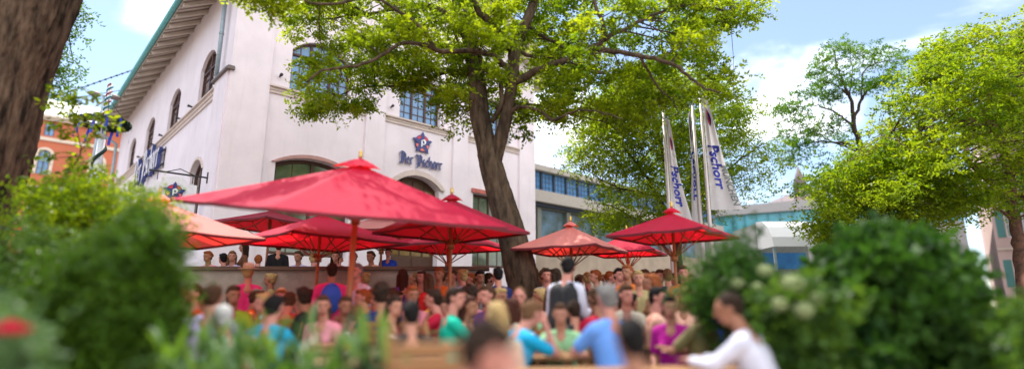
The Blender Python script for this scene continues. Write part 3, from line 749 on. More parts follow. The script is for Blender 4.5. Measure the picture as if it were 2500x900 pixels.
spiral(mx_, MY, bz+.5, mtop.z, .085, .065, .34, .026, mat('dark_red_band', (.30, .03, .04), .6), 'garland', mp_, ph=pi)
# wreath
rng = np.random.default_rng(5); wz = at(245, 301, MY).z; wr = .66
n_ = 9000; th_ = rng.uniform(0, 2*pi, n_); ph_ = rng.uniform(0, 2*pi, n_); rr_ = .085*np.sqrt(rng.uniform(.2, 1, n_))
pos = np.stack([mx_+(wr+rr_*np.cos(ph_))*np.cos(th_), MY+(wr+rr_*np.cos(ph_))*np.sin(th_), wz+rr_*np.sin(ph_)], 1)
ax_ = unit(np.stack([np.cos(ph_)*np.cos(th_), np.cos(ph_)*np.sin(th_), np.sin(ph_)], 1)+rng.normal(0, .5, (n_, 3))); sd_ = unit(np.cross(ax_, rng.normal(0, 1, (n_, 3))))
fir = leafmat('fir_leaf', (.012, .03, .016), (.03, .06, .03), (.01, .03, .01), (.02, .05, .02), .2)
leaf_mesh('wreath', pos, ax_, sd_, .07, .015, rng.uniform(0, 1, n_), fir, mp_, ORIG[mp_.name])
b_ = MB(); b_.tube([(mx_+wr*cos(a_), MY+wr*sin(a_), wz) for a_ in np.linspace(0, 2*pi, 33)], .065, 8, caps=False); b_.build('wreath_core', garl, mp_)
for i in range(4):
    a_ = R(45+90*i); b_ = MB(); b_.tube([(mx_, MY, wz+.9), (mx_+wr*cos(a_), MY+wr*sin(a_), wz+.08)], .012, 4); b_.build('wreath_cord', iron, mp_)
rib_m = mat('blue_ribbon', (.03, .05, .38), .5, trans=.2)
for a_ in (-75, -20, 40, 110, 160, 205, 250, 310):
    x, y = mx_+wr*cos(R(a_)), MY+wr*sin(R(a_)); t_ = Vector((-sin(R(a_)), cos(R(a_)), 0))*.045; b_ = MB()
    for j in range(6):
        p0 = Vector((x+.03*sin(j*.9), y, wz+.10-j*.11)); p1 = Vector((x+.03*sin((j+1)*.9), y, wz+.10-(j+1)*.11)); o_ = Vector((cos(R(a_)), sin(R(a_)), 0))*(.11 if j else .1)
        b_.add([p0-t_+o_, p0+t_+o_, p1+t_+o_, p1-t_+o_], [(0, 1, 2, 3)])
    b_.build('ribbon', rib_m, mp_)
# double street lamp behind the maypole
LY = 23.0; lp = at(254, 233, LY)
sl = empty('street_lamp', (lp.x, LY, 0), 'slim street lamp with two grey heads behind the maypole wreath', 'street lamp')
b_ = MB(); b_.tube([(lp.x, LY, 0), (lp.x, LY, lp.z-.05)], [.09, .05], 10); b_.build('post', zinc, sl)
b_ = MB(); b_.tube([(lp.x-.35, LY+.05, lp.z+.09), (lp.x+.35, LY-.05, lp.z-.09)], .035, 8); b_.build('arm', zinc, sl)
hd_m = mat('lamp_head', (.16, .12, .11), .6)
for sx in (-1, 1):
    b_ = MB(); M_ = Matrix.Rotation(R(10), 3, 'Y')
    b_.ell((lp.x+sx*.48, LY-sx*.05, lp.z-sx*.10), (.32, .16, .12), 12, 8, M=M_); b_.build('lamp_head', hd_m, sl)
def cable(p0, p1, sag, r, name, lab, knots=None):
    pts = []
    for i in range(25):
        t = i/24; p = p0.lerp(p1, t); p.z -= sag*4*t*(1-t); pts.append(p)
    b = MB(); b.tube(pts, r, 5)
    if knots:
        for i in range(1, 24): b.ell(pts[i], (r*2.2, r*2.2, r*2.2), 6, 5)
    return tag(b.build(name, iron, origin=pts[0]), lab, 'cable')
cable(at(60, 262, 26), at(400, 145, 30), .0, .028, 'overhead_cable', 'single overhead cable crossing the sky left of the roof', True)
cable(at(60, 262, 27), at(380, 205, 31), .0, .020, 'catenary_wire', 'upper of the two tram wires above the metal roof')
cable(at(60, 300, 27), at(380, 222, 31), .5, .016, 'catenary_wire', 'lower of the two tram wires above the metal roof')

# ------------------------------------------------------------------ parasols
def cloth(name, base, tcol, trans=.55, rough=.75, sheen=.6, dirt=.12):
    m = bpy.data.materials.new(name); m.use_nodes = True; MATS[name] = m
    n, l = m.node_tree.nodes, m.node_tree.links
    b = n['Principled BSDF']; b.inputs['Roughness'].default_value = rough; b.inputs['Specular IOR Level'].default_value = .35
    b.inputs['Sheen Weight'].default_value = sheen; b.inputs['Sheen Roughness'].default_value = .45; b.inputs['Sheen Tint'].default_value = (1, .8, .8, 1)
    tcn = n.new('ShaderNodeTexCoord'); nt = n.new('ShaderNodeTexNoise'); nt.inputs['Scale'].default_value = 2.2; nt.inputs['Detail'].default_value = 7
    l.new(tcn.outputs['Object'], nt.inputs['Vector'])
    mi = n.new('ShaderNodeMix'); mi.data_type = 'RGBA'; mi.inputs['A'].default_value = tuple(base)+(1,); mi.inputs['B'].default_value = tuple(v*(1-dirt) for v in base)+(1,)
    l.new(nt.outputs['Fac'], mi.inputs['Factor']); l.new(mi.outputs['Result'], b.inputs['Base Color'])
    n2 = n.new('ShaderNodeTexNoise'); n2.inputs['Scale'].default_value = 3.0; l.new(tcn.outputs['Object'], n2.inputs['Vector'])
    bp = n.new('ShaderNodeBump'); bp.inputs['Strength'].default_value = .25; bp.inputs['Distance'].default_value = .05; l.new(n2.outputs['Fac'], bp.inputs['Height']); l.new(bp.outputs[0], b.inputs['Normal'])
    t = n.new('ShaderNodeBsdfTranslucent'); t.inputs['Color'].default_value = tuple(tcol)+(1,)
    ms = n.new('ShaderNodeMixShader'); ms.inputs[0].default_value = trans
    l.new(b.outputs[0], ms.inputs[1]); l.new(t.outputs[0], ms.inputs[2]); l.new(ms.outputs[0], n['Material Output'].inputs['Surface'])
    return m
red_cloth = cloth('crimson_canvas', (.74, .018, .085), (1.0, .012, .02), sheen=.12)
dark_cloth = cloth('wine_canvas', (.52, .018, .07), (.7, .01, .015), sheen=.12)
pale_cloth = cloth('sunlit_pale_canvas', (.84, .26, .22), (1.0, .04, .03), trans=.35, sheen=.3)  # paler copy of the crimson canvas, with sunlight put into its colour
hem_m = mat('hem_shade_brown', (.13, .015, .02), .8)  # canopy fabric darkened, the rim's shade put into its colour
brass = mat('brass', (.55, .33, .08), .35, .5, metal=.8)
steel_base = mat('cast_base', (.08, .08, .085), .6)
def parasol(label, corners, apex, foot, m, pole_r=.035, sag=.05, group='red parasols over the beer garden'):
    foot = Vector(foot); apex = Vector(apex); Cn = [Vector(c) for c in corners]
    u = empty('parasol', foot, label, 'parasol', group)
    n, k = 9, 12
    mb = MB(); hem = MB()
    for q in range(4):
        a_, b_ = Cn[q], Cn[(q+1) % 4]; vs = []; side = (a_-b_).length
        for i in range(n+1):
            t = .04+.96*i/n
            for j in range(k+1):
                w = j/k; e = a_.lerp(b_, w)
                ctr = (Cn[0]+Cn[1]+Cn[2]+Cn[3])/4
                e = e+(ctr-e)*.045*abs(sin(pi*2*w))*t**3
                p = apex+(e-apex)*t; p.z -= sag*side*.25*4*t*(1-t)*(.35+.65*abs(sin(2*pi*w)))+.012*abs(sin(2*pi*w))*t
                vs.append(p)
        fs = [(i*(k+1)+j, (i+1)*(k+1)+j, (i+1)*(k+1)+j+1, i*(k+1)+j+1) for i in range(n) for j in range(k)]
        mb.add(vs, fs, smooth=True)
        e0 = vs[-(k+1):]; lo = [p-Vector((0, 0, .045)) for p in e0]
        hem.add(e0+lo, [(j, k+1+j, k+2+j, j+1) for j in range(k)])
    can = mb.build('canopy', m, u); hem.build('hem', hem_m, can, origin=ORIG[u.name])
    cap = MB(); ct = apex+Vector((0, 0, .10))
    for q in range(4):
        a_ = apex+(Cn[q]-apex)*.15+Vector((0, 0, .05)); b_ = apex+(Cn[(q+1) % 4]-apex)*.15+Vector((0, 0, .05)); vs = [ct]
        for i in (1, 2, 3):
            for j in range(7):
                w = j/6; e = a_.lerp(b_, w); p = ct+(e-ct)*(i/3); p.z += .035*abs(sin(pi*w))*(i/3)**2+.02*sin(pi*i/3); vs.append(p)
        fs = [(0, 1+j, 2+j) for j in range(6)]+[(1+(i*7)+j, 1+(i+1)*7+j, 2+(i+1)*7+j, 2+i*7+j) for i in range(2) for j in range(6)]
        cap.add(vs, fs, smooth=True)
    cap.build('vent_cap', m, can, origin=ORIG[u.name])
    fb = MB(); fb.lathe([(.02, .0), (.035, .03), (.018, .05), (.032, .08), (.012, .115), (.001, .13)], 10, ct); fb.build('finial', brass, u)
    ax = (apex-foot).normalized(); hub = apex-ax*.85; top = apex-ax*.10
    pb = MB(); pb.tube([foot, foot+ax*1.2, apex], pole_r, 12); pb.build('pole', pole_wood, u)
    hb_ = MB(); hb_.tube([hub-ax*.05, hub+ax*.05], .065, 10); hb_.tube([top-ax*.04, top+ax*.04], .06, 10); hb_.build('hub', pole_wood, u)
    for q in range(8):
        c = Cn[q//2] if q % 2 == 0 else (Cn[q//2]+Cn[(q//2+1) % 4])/2
        e = apex+(c-apex)*.975-Vector((0, 0, .045)); rb = MB(); md = top.lerp(e, .5)-Vector((0, 0, .10))
        rb.tube([top, md, e], .014, 5); rbo = rb.build('rib', pole_wood, u)
        st = MB(); st.tube([hub, md], .012, 5); st.build('strut', pole_wood, rbo, origin=ORIG[u.name])
    bs = MB(); bs.lathe([(.30, .0), (.30, .06), (.08, .09), (.06, .32)], 20, (foot.x, foot.y, foot.z+.004)); bs.build('base', steel_base, u)
    return u
# the big one in front, tilted a little towards the camera
c2 = Vector(at(655, 508, 5.6)); c1 = Vector(at(416, 484, 7.9)); c3 = Vector(at(1240, 554, 8.0))
c2.z = at(655, 505, 5.6).z
c4 = c1+c3-c2
ap = at(879, 402, (c1.y+c3.y+c2.y+c4.y)/4)
parasol('largest crimson parasol with brass knob, sweeping across the middle in front', [c1, c2, c3, c4], ap, (at(842, 790, ap.y-.35).x, ap.y-.35, 0), red_cloth, .042, .03)
def level(label, px, py, Y, rpx, rpy, hd, m, rot=0, floor=0, tilt=0):
    A_ = at(px, py, Y); zr = at(rpx, rpy, Y).z
    cs = [(A_.x+hd*cos(R(rot+90*i)), Y+hd*sin(R(rot+90*i)), zr+tilt*hd*cos(R(rot+90*i))) for i in range(4)]
    return parasol(label, cs, A_, (A_.x, Y, floor), m, .03)
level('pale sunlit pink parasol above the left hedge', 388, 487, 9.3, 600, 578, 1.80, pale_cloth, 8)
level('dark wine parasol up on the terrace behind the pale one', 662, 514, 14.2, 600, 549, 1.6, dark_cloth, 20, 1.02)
level('crimson parasol left of centre with its own wooden pole in the middle', 785, 524, 10.6, 785, 590, 1.70, red_cloth, 4)
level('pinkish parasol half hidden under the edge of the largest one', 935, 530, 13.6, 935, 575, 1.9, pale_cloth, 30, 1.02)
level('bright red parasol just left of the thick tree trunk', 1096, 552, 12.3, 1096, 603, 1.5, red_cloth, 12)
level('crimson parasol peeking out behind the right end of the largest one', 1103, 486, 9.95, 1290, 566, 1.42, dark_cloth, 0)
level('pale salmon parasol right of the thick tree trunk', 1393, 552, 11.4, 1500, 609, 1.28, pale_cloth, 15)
level('crimson parasol below the white banners', 1640, 519, 10.3, 1640, 576, 1.28, red_cloth, 5)
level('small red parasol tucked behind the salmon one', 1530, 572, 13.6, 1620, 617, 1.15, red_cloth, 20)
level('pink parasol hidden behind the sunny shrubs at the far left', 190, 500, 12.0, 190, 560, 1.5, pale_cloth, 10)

# ------------------------------------------------------------------ banners on flagpoles
flag_m = mat('banner_white', (.66, .62, .64), .7, .3, noise=.06, nscale=3, trans=.35)
alu = mat('flagpole_alu', (.50, .44, .43), .4, .5, metal=.3)
def text_tris(txt, size=1.0, bold=.02):
    cu = bpy.data.curves.new('t', 'FONT'); cu.body = txt; cu.size = size; cu.offset = bold; cu.resolution_u = 3
    o = bpy.data.objects.new('t', cu); COL.objects.link(o); dg = bpy.context.evaluated_depsgraph_get(); dg.update()
    me = bpy.data.meshes.new_from_object(o.evaluated_get(dg)); 
    bm = bmesh.new(); bm.from_mesh(me); bmesh.ops.triangulate(bm, faces=bm.faces); bmesh.ops.subdivide_edges(bm, edges=[e for e in bm.edges if e.calc_length() > .12*size], cuts=1)
    bmesh.ops.triangulate(bm, faces=bm.faces)
    vs = [v.co.copy() for v in bm.verts]; bm.verts.index_update(); fs = [tuple(v.index for v in f.verts) for f in bm.faces]; bm.free()
    bpy.data.objects.remove(o); bpy.data.curves.remove(cu); bpy.data.meshes.remove(me)
    w = max(v.x for v in vs); return vs, fs, w
def banner(label, foot, ztop, zbot, wtop, wbot, ang, folds, amp, items, seed, mirror=False, bulge=0):
    """cloth hung along the pole; items = (text, u0, v0, size, material)"""
    x0, y0 = foot
    u_ = empty('banner_flag', (x0, y0, 0), label, 'flag', 'white banners on flagpoles')
    b_ = MB(); b_.tube([(x0, y0, 0), (x0, y0, ztop*.5), (x0, y0, ztop+.25)], [.06, .052, .035], 12); b_.lathe([(.05, 0), (.07, .04), (.05, .1), (.0, .12)], 10, (x0, y0, ztop+.25)); b_.build('pole', alu, u_)
    dx, dy = cos(R(ang)), sin(R(ang))
    def S(u, v, off=0):
        """u 0..1 from the pole outwards, v 0..1 from top to bottom"""
        v = max(0.0, v); w = wtop+(wbot-wtop)*v**1.25+bulge*sin(pi*v)*.0
        f = amp*sin(u*folds*2*pi+v*2.0+seed)*(.35+.65*(1-v))*min(1, u*4)+.05*sin(v*7+seed+u*3)*u
        p = Vector((x0+dx*(.06+w*u), y0+dy*(.06+w*u), ztop-(ztop-zbot)*v-.10*u*(1-v)))
        return p+Vector((-dy, dx, 0))*(f+off)*(1)
    nu, nv = 36, 60
    b_ = MB(); b_.add([S(i/nu, j/nv) for j in range(nv+1) for i in range(nu+1)], [(j*(nu+1)+i, (j+1)*(nu+1)+i, (j+1)*(nu+1)+i+1, j*(nu+1)+i+1) for j in range(nv) for i in range(nu)], smooth=True)
    fl = b_.build('cloth', flag_m, u_)
    H = ztop-zbot
    for txt, uc, v0, size, m in items:
        if txt == '*':
            for nm, rr, mm, o_ in (('emblem_disc', 1.0, navy, .008), ('emblem_ring', .82, red_enamel, .014), ('emblem_centre', .45, navy, .020)):
                k = 20; c_ = MB(); vs = [S(uc, v0, -o_)]+[S(min(1, max(0, uc+rr*size*cos(2*pi*i/k))), v0+rr*size*sin(2*pi*i/k)*.30, -o_) for i in range(k)]
                c_.add(vs, [(0, 1+i, 1+(i+1) % k) for i in range(k)]); c_.build(nm, mm, fl, origin=ORIG[u_.name])
            continue
        vs, fs, w = text_tris(txt, 1.0, .03)
        c_ = MB(); q = []
        for p in vs:
            v = v0+p.x*size/H; wv = wtop+(wbot-wtop)*v**1.25
            uu = uc+(p.y-.35)*size/max(wv, .3)
            q.append(S(min(.99, max(.01, uu)), v, -.012))
        c_.add(q, fs); c_.build('lettering', m, fl, origin=ORIG[u_.name])
        c_ = MB(); q2 = []
        for p in vs:
            v = v0+p.x*size/H; wv = wtop+(wbot-wtop)*v**1.25
            q2.append(S(min(.99, max(.01, uc+(p.y-.35)*size/max(wv, .3))), v, .012))
        c_.add(q2, fs); c_.build('lettering', m, fl, origin=ORIG[u_.name])
    return u_
FYd = 14.0
t_navy = mat('banner_print_blue', (.03, .04, .30), .7); t_grey = mat('banner_print_grey', (.17, .19, .19), .7)
f1 = at(1633, 500, FYd); banner('leftmost white banner, a narrow one on its own pole above the parasol', (f1.x, FYd), at(1618, 285, FYd).z, at(1645, 545, FYd).z, .07, .52, 4, 1.5, .05, [('Pschorr', .60, .46, .34, t_navy), ('*', .6, .24, .24, t_navy)], 1.0)
f2 = at(1722, 500, FYd); f2x = f2.x-.06
banner('folded white banner with red emblem on the left side of the pole pair', (f2x, FYd+.25), at(1702, 262, FYd).z, at(1735, 545, FYd).z, .07, .15, 182, 1, .04, [('*', .5, .16, .5, t_navy), ('Pschorr', .55, .36, .42, t_navy)], 2.0)
banner('widest white banner with blue lettering flaring out to the right', (f2.x+.08, FYd), at(1712, 228, FYd).z, at(1745, 512, FYd).z, .10, .78, -4, 1.7, .055, [('*', .55, .20, .26, t_navy), ('Pschorr', .48, .45, .37, t_navy), ('MÜNCHEN', .86, .62, .22, t_grey)], .4)

# ------------------------------------------------------------------ trees
from mathutils import noise as mnoise
def bark_tube(pts, rads, sides, sub, amp, freq, seed=0.0):
    """trunk with ridged bark as real relief"""
    P = [Vector(p) for p in pts]; Q = []; RR = []; n = len(P)
    for i in range(n-1):
        p0, p1, p2, p3 = P[max(i-1, 0)], P[i], P[i+1], P[min(i+2, n-1)]
        for k in range(sub):
            t = k/sub
            Q.append(.5*((2*p1)+(p2-p0)*t+(2*p0-5*p1+4*p2-p3)*t*t+(3*p1-p0-3*p2+p3)*t**3)); RR.append(rads[i]+(rads[i+1]-rads[i])*t)
    Q.append(P[-1]); RR.append(rads[-1]); m = MB(); vs = []; up = Vector((1, 0, 0)); L = 0
    for i, q in enumerate(Q):
        t = (Q[min(i+1, len(Q)-1)]-Q[max(i-1, 0)]).normalized(); a_ = (up-t*up.dot(t)).normalized(); b_ = t.cross(a_); up = a_
        if i: L += (q-Q[i-1]).length
        for j in range(sides):
            th = 2*pi*j/sides; d = a_*cos(th)+b_*sin(th); r = RR[i]
            s_ = Vector((cos(th)*r*freq, sin(th)*r*freq, L*freq*.16+seed))
            h = 1-abs(mnoise.noise(s_))*2.2; h2 = mnoise.noise(Vector((cos(th)*r*freq*2.5, sin(th)*r*freq*2.5, L*freq*.8+seed)))
            lump = mnoise.noise(Vector((cos(th)*1.2, sin(th)*1.2, L*.7+seed)))
            vs.append(q+d*(r*(1+.07*lump)+amp*(h*.7+h2*.45)))
    fs = [(i*sides+j, i*sides+(j+1) % sides, (i+1)*sides+(j+1) % sides, (i+1)*sides+j) for i in range(len(Q)-1) for j in range(sides)]
    m.add(vs, fs, smooth=True); return m, list(zip(Q, RR))
green = leafmat('robinia_leaf', (.020, .055, .006), (.085, .13, .008), (.08, .20, .004), (.62, .70, .010), .58)
green_dk = leafmat('dark_robinia_leaf', (.02, .06, .008), (.06, .12, .012), (.06, .18, .006), (.20, .34, .01), .5)
green_y = leafmat('sunny_leaf', (.035, .09, .006), (.15, .20, .008), (.14, .30, .006), (.55, .62, .01), .5)
def tree_crown(rng, cent, parent, m, n_r=15, n_l=12, r_len=.42, spread=.22, L=.055, W=.026, oval=False, name='crown', flat=.35, droop=.25):
    d = sprays(rng, cent, n_r, n_l, r_len, spread, L, W, flat, droop)
    P_, ax, sd_, L_, W_, ti = d
    return leaf_mesh(name, P_, ax, sd_, L_, W_, ti, m, parent, ORIG[parent.name])
def cleared(c, rng, f, thr):
    """keep clumps only where a slow noise is high: gaps in the crown"""
    k = [mnoise.noise(Vector(p)*f) > thr for p in c]
    return c[np.array(k)]
rnd = random.Random(7); rng = np.random.default_rng(11)
TY = 11.5
tr = empty('deciduous_tree', (at(1300, 750, TY).x, TY, 0), 'big old forked tree whose dark branches spread over the middle of the garden', 'tree')
a = lambda x, y, Y=TY: at(x, y, Y)
base = Vector((a(1302, 750).x, TY, 0))
nodes = []
tm, nn = bark_tube([base, a(1285, 720), a(1268, 650), a(1246, 560), a(1219, 470), a(1198, 400), a(1187, 350), a(1171, 280), a(1165, 205), a(1152, 120), a(1125, 30), a(1100, -90), a(1085, -260)],
                   [.42, .36, .315, .275, .25, .235, .205, .195, .175, .15, .125, .10, .06], 56, 14, .028, 14)
nodes += nn
t2, nn = bark_tube([a(1207, 395), a(1219, 350, TY-.1), a(1233, 300, TY-.2), a(1244, 240, TY-.25), a(1253, 180, TY-.3), a(1256, 128, TY-.3), a(1275, 75, TY-.3), a(1300, 15, TY-.2), a(1330, -90, TY), a(1365, -260, TY+.3)],
                   [.15, .14, .13, .12, .115, .13, .115, .10, .08, .05], 36, 12, .016, 18, 5)
nodes += nn; tm.add(t2.v, t2.f, smooth=True)
lims = [
 ([(1250, 205, 11.2), (1290, 183, 11.1), (1345, 160, 10.9), (1385, 145, 10.7), (1440, 118, 10.5), (1472, 98, 10.4), (1472, 60, 10.4), (1455, 15, 10.5), (1440, -60, 10.8)], .095, .03),
 ([(1440, 118, 10.5), (1485, 124, 10.2), (1560, 136, 9.9), (1625, 150, 9.7), (1680, 183, 9.5), (1718, 214, 9.4), (1760, 225, 9.4)], .065, .015),
 ([(1472, 98, 10.4), (1530, 68, 10.7), (1600, 35, 11.0), (1680, 12, 11.2), (1780, 30, 11.4)], .055, .015),
 ([(1256, 128, 11.2), (1225, 90, 11.1), (1195, 55, 11.0), (1165, 22, 10.9), (1145, -30, 10.8), (1110, -120, 10.6)], .11, .05),
 ([(1285, 60, 11.2), (1330, 92, 11.5), (1395, 124, 11.9), (1450, 150, 12.4)], .05, .02),
 ([(1256, 122, 11.2), (1310, 140, 11.5), (1370, 142, 11.9), (1430, 170, 12.4), (1530, 190, 13)], .045, .015),
 ([(1252, 178, 11.2), (1222, 152, 11.0), (1190, 130, 10.8), (1130, 124, 10.5), (1085, 126, 10.3), (1040, 112, 10.1), (985, 106, 9.9), (920, 142, 9.7), (860, 163, 9.5), (790, 172, 9.3), (750, 200, 9.2)], .075, .016),
 ([(1162, 190, 11.5), (1110, 172, 11.8), (1050, 190, 12.2), (1000, 206, 12.5), (940, 210, 12.7), (885, 214, 12.9), (820, 235, 13)], .06, .014),
 ([(1150, 112, 11.5), (1120, 70, 11.9), (1070, 20, 12.3), (1000, 15, 12.7), (930, 30, 13), (850, 40, 13.4), (760, 50, 13.7)], .08, .018),
 ([(1060, 120, 10.2), (1030, 70, 10.0), (970, 25, 9.8), (900, -10, 9.6), (800, -40, 9.4)], .045, .018),
 ([(1200, 300, 11.4), (1222, 262, 11.2), (1222, 205, 11.1), (1208, 182, 11.0), (1170, 172, 10.8)], .06, .03),
 ([(1232, 295, 11.3), (1262, 262, 11.1), (1310, 268, 10.9), (1350, 291, 10.7), (1392, 276, 10.5), (1440, 268, 10.3), (1520, 290, 10.1)], .055, .012),
 ([(1212, 262, 11.2), (1255, 252, 11.5), (1320, 260, 11.9), (1400, 280, 12.3), (1480, 300, 12.7)], .045, .012),
 ([(1560, 136, 9.9), (1600, 205, 10.1), (1640, 245, 10.4), (1655, 280, 10.6)], .03, .01),
 ([(1100, -90, 11.5), (1000, -180, 11), (880, -260, 10.5), (760, -300, 10)], .08, .02),
 ([(1125, 30, 11.5), (1180, -100, 12.5), (1200, -250, 13.3)], .07, .02),
 ([(1330, -90, 11.5), (1450, -180, 11.8), (1600, -240, 12), (1720, -220, 12.3)], .08, .02),
 ([(1440, -60, 10.8), (1540, -110, 10), (1660, -120, 9.3), (1780, -90, 9)], .045, .015),
 ([(900, -10, 9.6), (780, 10, 9.2), (680, -20, 9), (610, 10, 8.9)], .03, .01),
]
lm_ = MB()
for pts, r0, r1 in lims: limb(lm_, nodes, [a(*p) for p in pts], r0, r1, 10, rnd, 5, .02)
tm.add(lm_.v, lm_.f, smooth=True)
main_poly = [(690, -120), (690, 40), (700, 85), (735, 108), (752, 122), (752, 175), (737, 215), (737, 270), (775, 290), (830, 268), (892, 258), (935, 235), (965, 235), (972, 262), (992, 222), (1062, 212), (1070, 258), (1078, 300), (1100, 320), (1132, 310), (1138, 255),
             (1215, 250), (1224, 305), (1242, 322), (1260, 348), (1288, 342), (1300, 292), (1345, 284), (1388, 312), (1425, 292), (1475, 300), (1530, 335), (1585, 325), (1610, 285), (1655, 262), (1700, 232), (1760, 240), (1800, 232), (1826, 185), (1795, 130), (1845, 100), (1852, 30), (1840, -60), (1780, -300), (1500, -520), (1100, -520), (800, -350)]
vis = [p if p[1] > -70 else (p[0], -70) for p in main_poly]
cA = crown_points(rng, vis, TY+1.0, 3.0, 950, 170); cA = cleared(cA, rng, 1.15, -.04)
cB = crown_points(rng, [(690, -70), (1845, -70), (1780, -300), (1500, -520), (1100, -520), (800, -350)], TY, 3.6, 230, 260); cB = cleared(cB, rng, .6, .06)
cC = crown_points(rng, [(570, -40), (592, 42), (625, 56), (662, 48), (700, -10), (640, -80)], 9.0, .5, 9, 60)
twigs(tm, rnd, np.concatenate([cA, cC]), nodes)
trk = tm.build('trunk', bark, tr)
P1 = sprays(rng, np.concatenate([cA, cC]), 18, 12, .33, .135, .098, .052, .3, .22)
P2 = sprays(rng, cB, 10, 8, .6, .34, .11, .055, .3, .2)
D = [np.concatenate([x, y]) for x, y in zip(P1, P2)]
leaf_mesh('crown', D[0], D[1], D[2], D[3], D[4], D[5], green, tr, ORIG[tr.name])

# old trunk at the left edge
LYt = 9.5
lt = empty('old_tree', (at(-160, 750, LYt).x, LYt, 0), 'massive rough leaning trunk at the left edge with sprigs of leaves beside it', 'tree')
a = lambda x, y, Y=LYt: at(x, y, Y)
lb = Vector((a(-215, 750).x, LYt, 0))
tm, nodes = bark_tube([lb, a(-190, 720), a(-150, 600), a(-108, 490), a(-72, 400), (a(-48, 300)), a(-25, 200), a(12, 100), a(52, 0), a(110, -150), a(200, -330), a(270, -520)], [1.05, .92, .82, .81, .81, .81, .81, .825, .835, .80, .6, .4], 190, 26, .050, 9, 3)
lims = [([(60, -10, 10), (130, 40, 10.6), (165, 80, 11), (180, 150, 11.2)], .03, .008), ([(20, 100, 10), (100, 150, 10.6), (140, 200, 11)], .025, .008), ([(110, -150, 9.5), (250, -220, 9.8), (420, -230, 10)], .12, .03), ([(200, -330, 9.5), (60, -420, 9.5), (-150, -480, 10)], .12, .03)]
lm_ = MB()
for pts, r0, r1 in lims: limb(lm_, nodes, [a(*p) for p in pts], r0, r1, 8, rnd, 4, .02)
tm.add(lm_.v, lm_.f, smooth=True)
cH = np.array([tuple(at(x+rnd.uniform(-6, 6), y+rnd.uniform(-6, 6), Y+2.5+rnd.uniform(-.3, .3))) for x, y, Y in [(165, 15, 8.2), (180, 25, 8.3), (172, 48, 8.3), (150, 75, 8.2), (165, 62, 8.4), (155, 95, 8.2), (135, 85, 8.0), (175, 85, 8.5), (140, 125, 8.2), (150, 140, 8.3), (160, 160, 8.4), (125, 150, 8.2), (135, 175, 8.2), (155, 190, 8.4), (125, 200, 8.2), (150, 205, 8.3), (165, 170, 8.5), (120, 225, 8.2), (185, 20, 8.4)]])
cU = crown_points(rng, [(-300, -700), (500, -650), (560, -300), (300, -130), (-100, -130), (-300, -300)], 9.8, 1.6, 110, 200)
twigs(tm, rnd, cH, nodes, .01)
tm.build('trunk', bark_old, lt)
P1 = sprays(rng, cH, 14, 10, .26, .12, .085, .034, .7, .15); P2 = sprays(rng, cU, 10, 8, .5, .3, .10, .05, .3, .2)
D = [np.concatenate([x, y]) for x, y in zip(P1, P2)]
leaf_mesh('crown', *D, green_dk, lt, ORIG[lt.name])

# tree behind the banners
def small_tree(label, foot, Y, limbs, poly, n, half, m, seed, n_r=12, n_l=11, L=.07, W=.034, r_len=.5, spread=.26, soft=120, thr=-.2, trunk_m=twig_m, extra=None, name='deciduous_tree', sk=1.0, gap=.8):
    rg = np.random.default_rng(seed); rd = random.Random(seed)
    fx = at(foot, 750, Y).x
    t = empty(name, (fx, Y, 0), label, 'tree'); mb = MB(); nodes = []
    for pts, r0, r1 in limbs:
        q = [at(*(p if len(p) == 3 else (p[0], p[1], Y))) if p[1] is not None else Vector((fx, Y, 0)) for p in pts]
        limb(mb, nodes, q, r0, r1, 9, rd, 5, .03)
    c = crown_points(rg, poly, Y, half, n, soft) if poly else np.zeros((0, 3))
    if poly: c = cleared(c, rg, gap, thr)
    if extra is not None: c = np.concatenate([c, extra])
    twigs(mb, rd, c, nodes, .016*sk)
    mb.build('trunk', trunk_m, t)
    D = sprays(rg, c, n_r, n_l, r_len, spread, L, W, .35, .15)
    leaf_mesh('crown', *D, m, t, ORIG[t.name]); return t
Yf = 17.5
small_tree('loose bright green tree standing behind the white banners', 1660, Yf,
  [([(1660, None, 0), (1655, 640), (1650, 560), (1640, 480), (1625, 400), (1600, 310), (1580, 230)], .17, .03),
   ([(1650, 560), (1600, 470), (1555, 400), (1500, 330), (1450, 290)], .08, .015), ([(1645, 520), (1690, 430), (1730, 350), (1760, 280)], .09, .015),
   ([(1650, 560), (1720, 470), (1780, 410), (1850, 360), (1872, 350)], .06, .01), ([(1640, 480), (1560, 470), (1490, 450), (1440, 420)], .05, .012),
   ([(1625, 400), (1660, 320), (1680, 240)], .05, .012), ([(1655, 640), (1590, 570), (1530, 520), (1480, 500)], .06, .015), ([(1690, 430), (1760, 390), (1830, 320)], .035, .01)],
  [(1385, 385), (1412, 350), (1400, 300), (1430, 240), (1520, 200), (1640, 160), (1760, 190), (1822, 260), (1825, 330), (1850, 385), (1790, 420), (1770, 480), (1700, 540), (1640, 575), (1500, 560), (1445, 545), (1438, 490), (1478, 455), (1425, 415)],
  640, 2.4, green_y, 21, 16, 11, .10, .052, .5, .25, 110, -.12, extra=np.array([tuple(at(x, y, Yf+rnd.uniform(-1, 1))) for x, y in [(1850, 360), (1870, 385), (1885, 395), (1840, 420), (1850, 440), (1865, 425), (1875, 350), (1838, 400), (1820, 440), (1830, 468)]]), gap=.55)
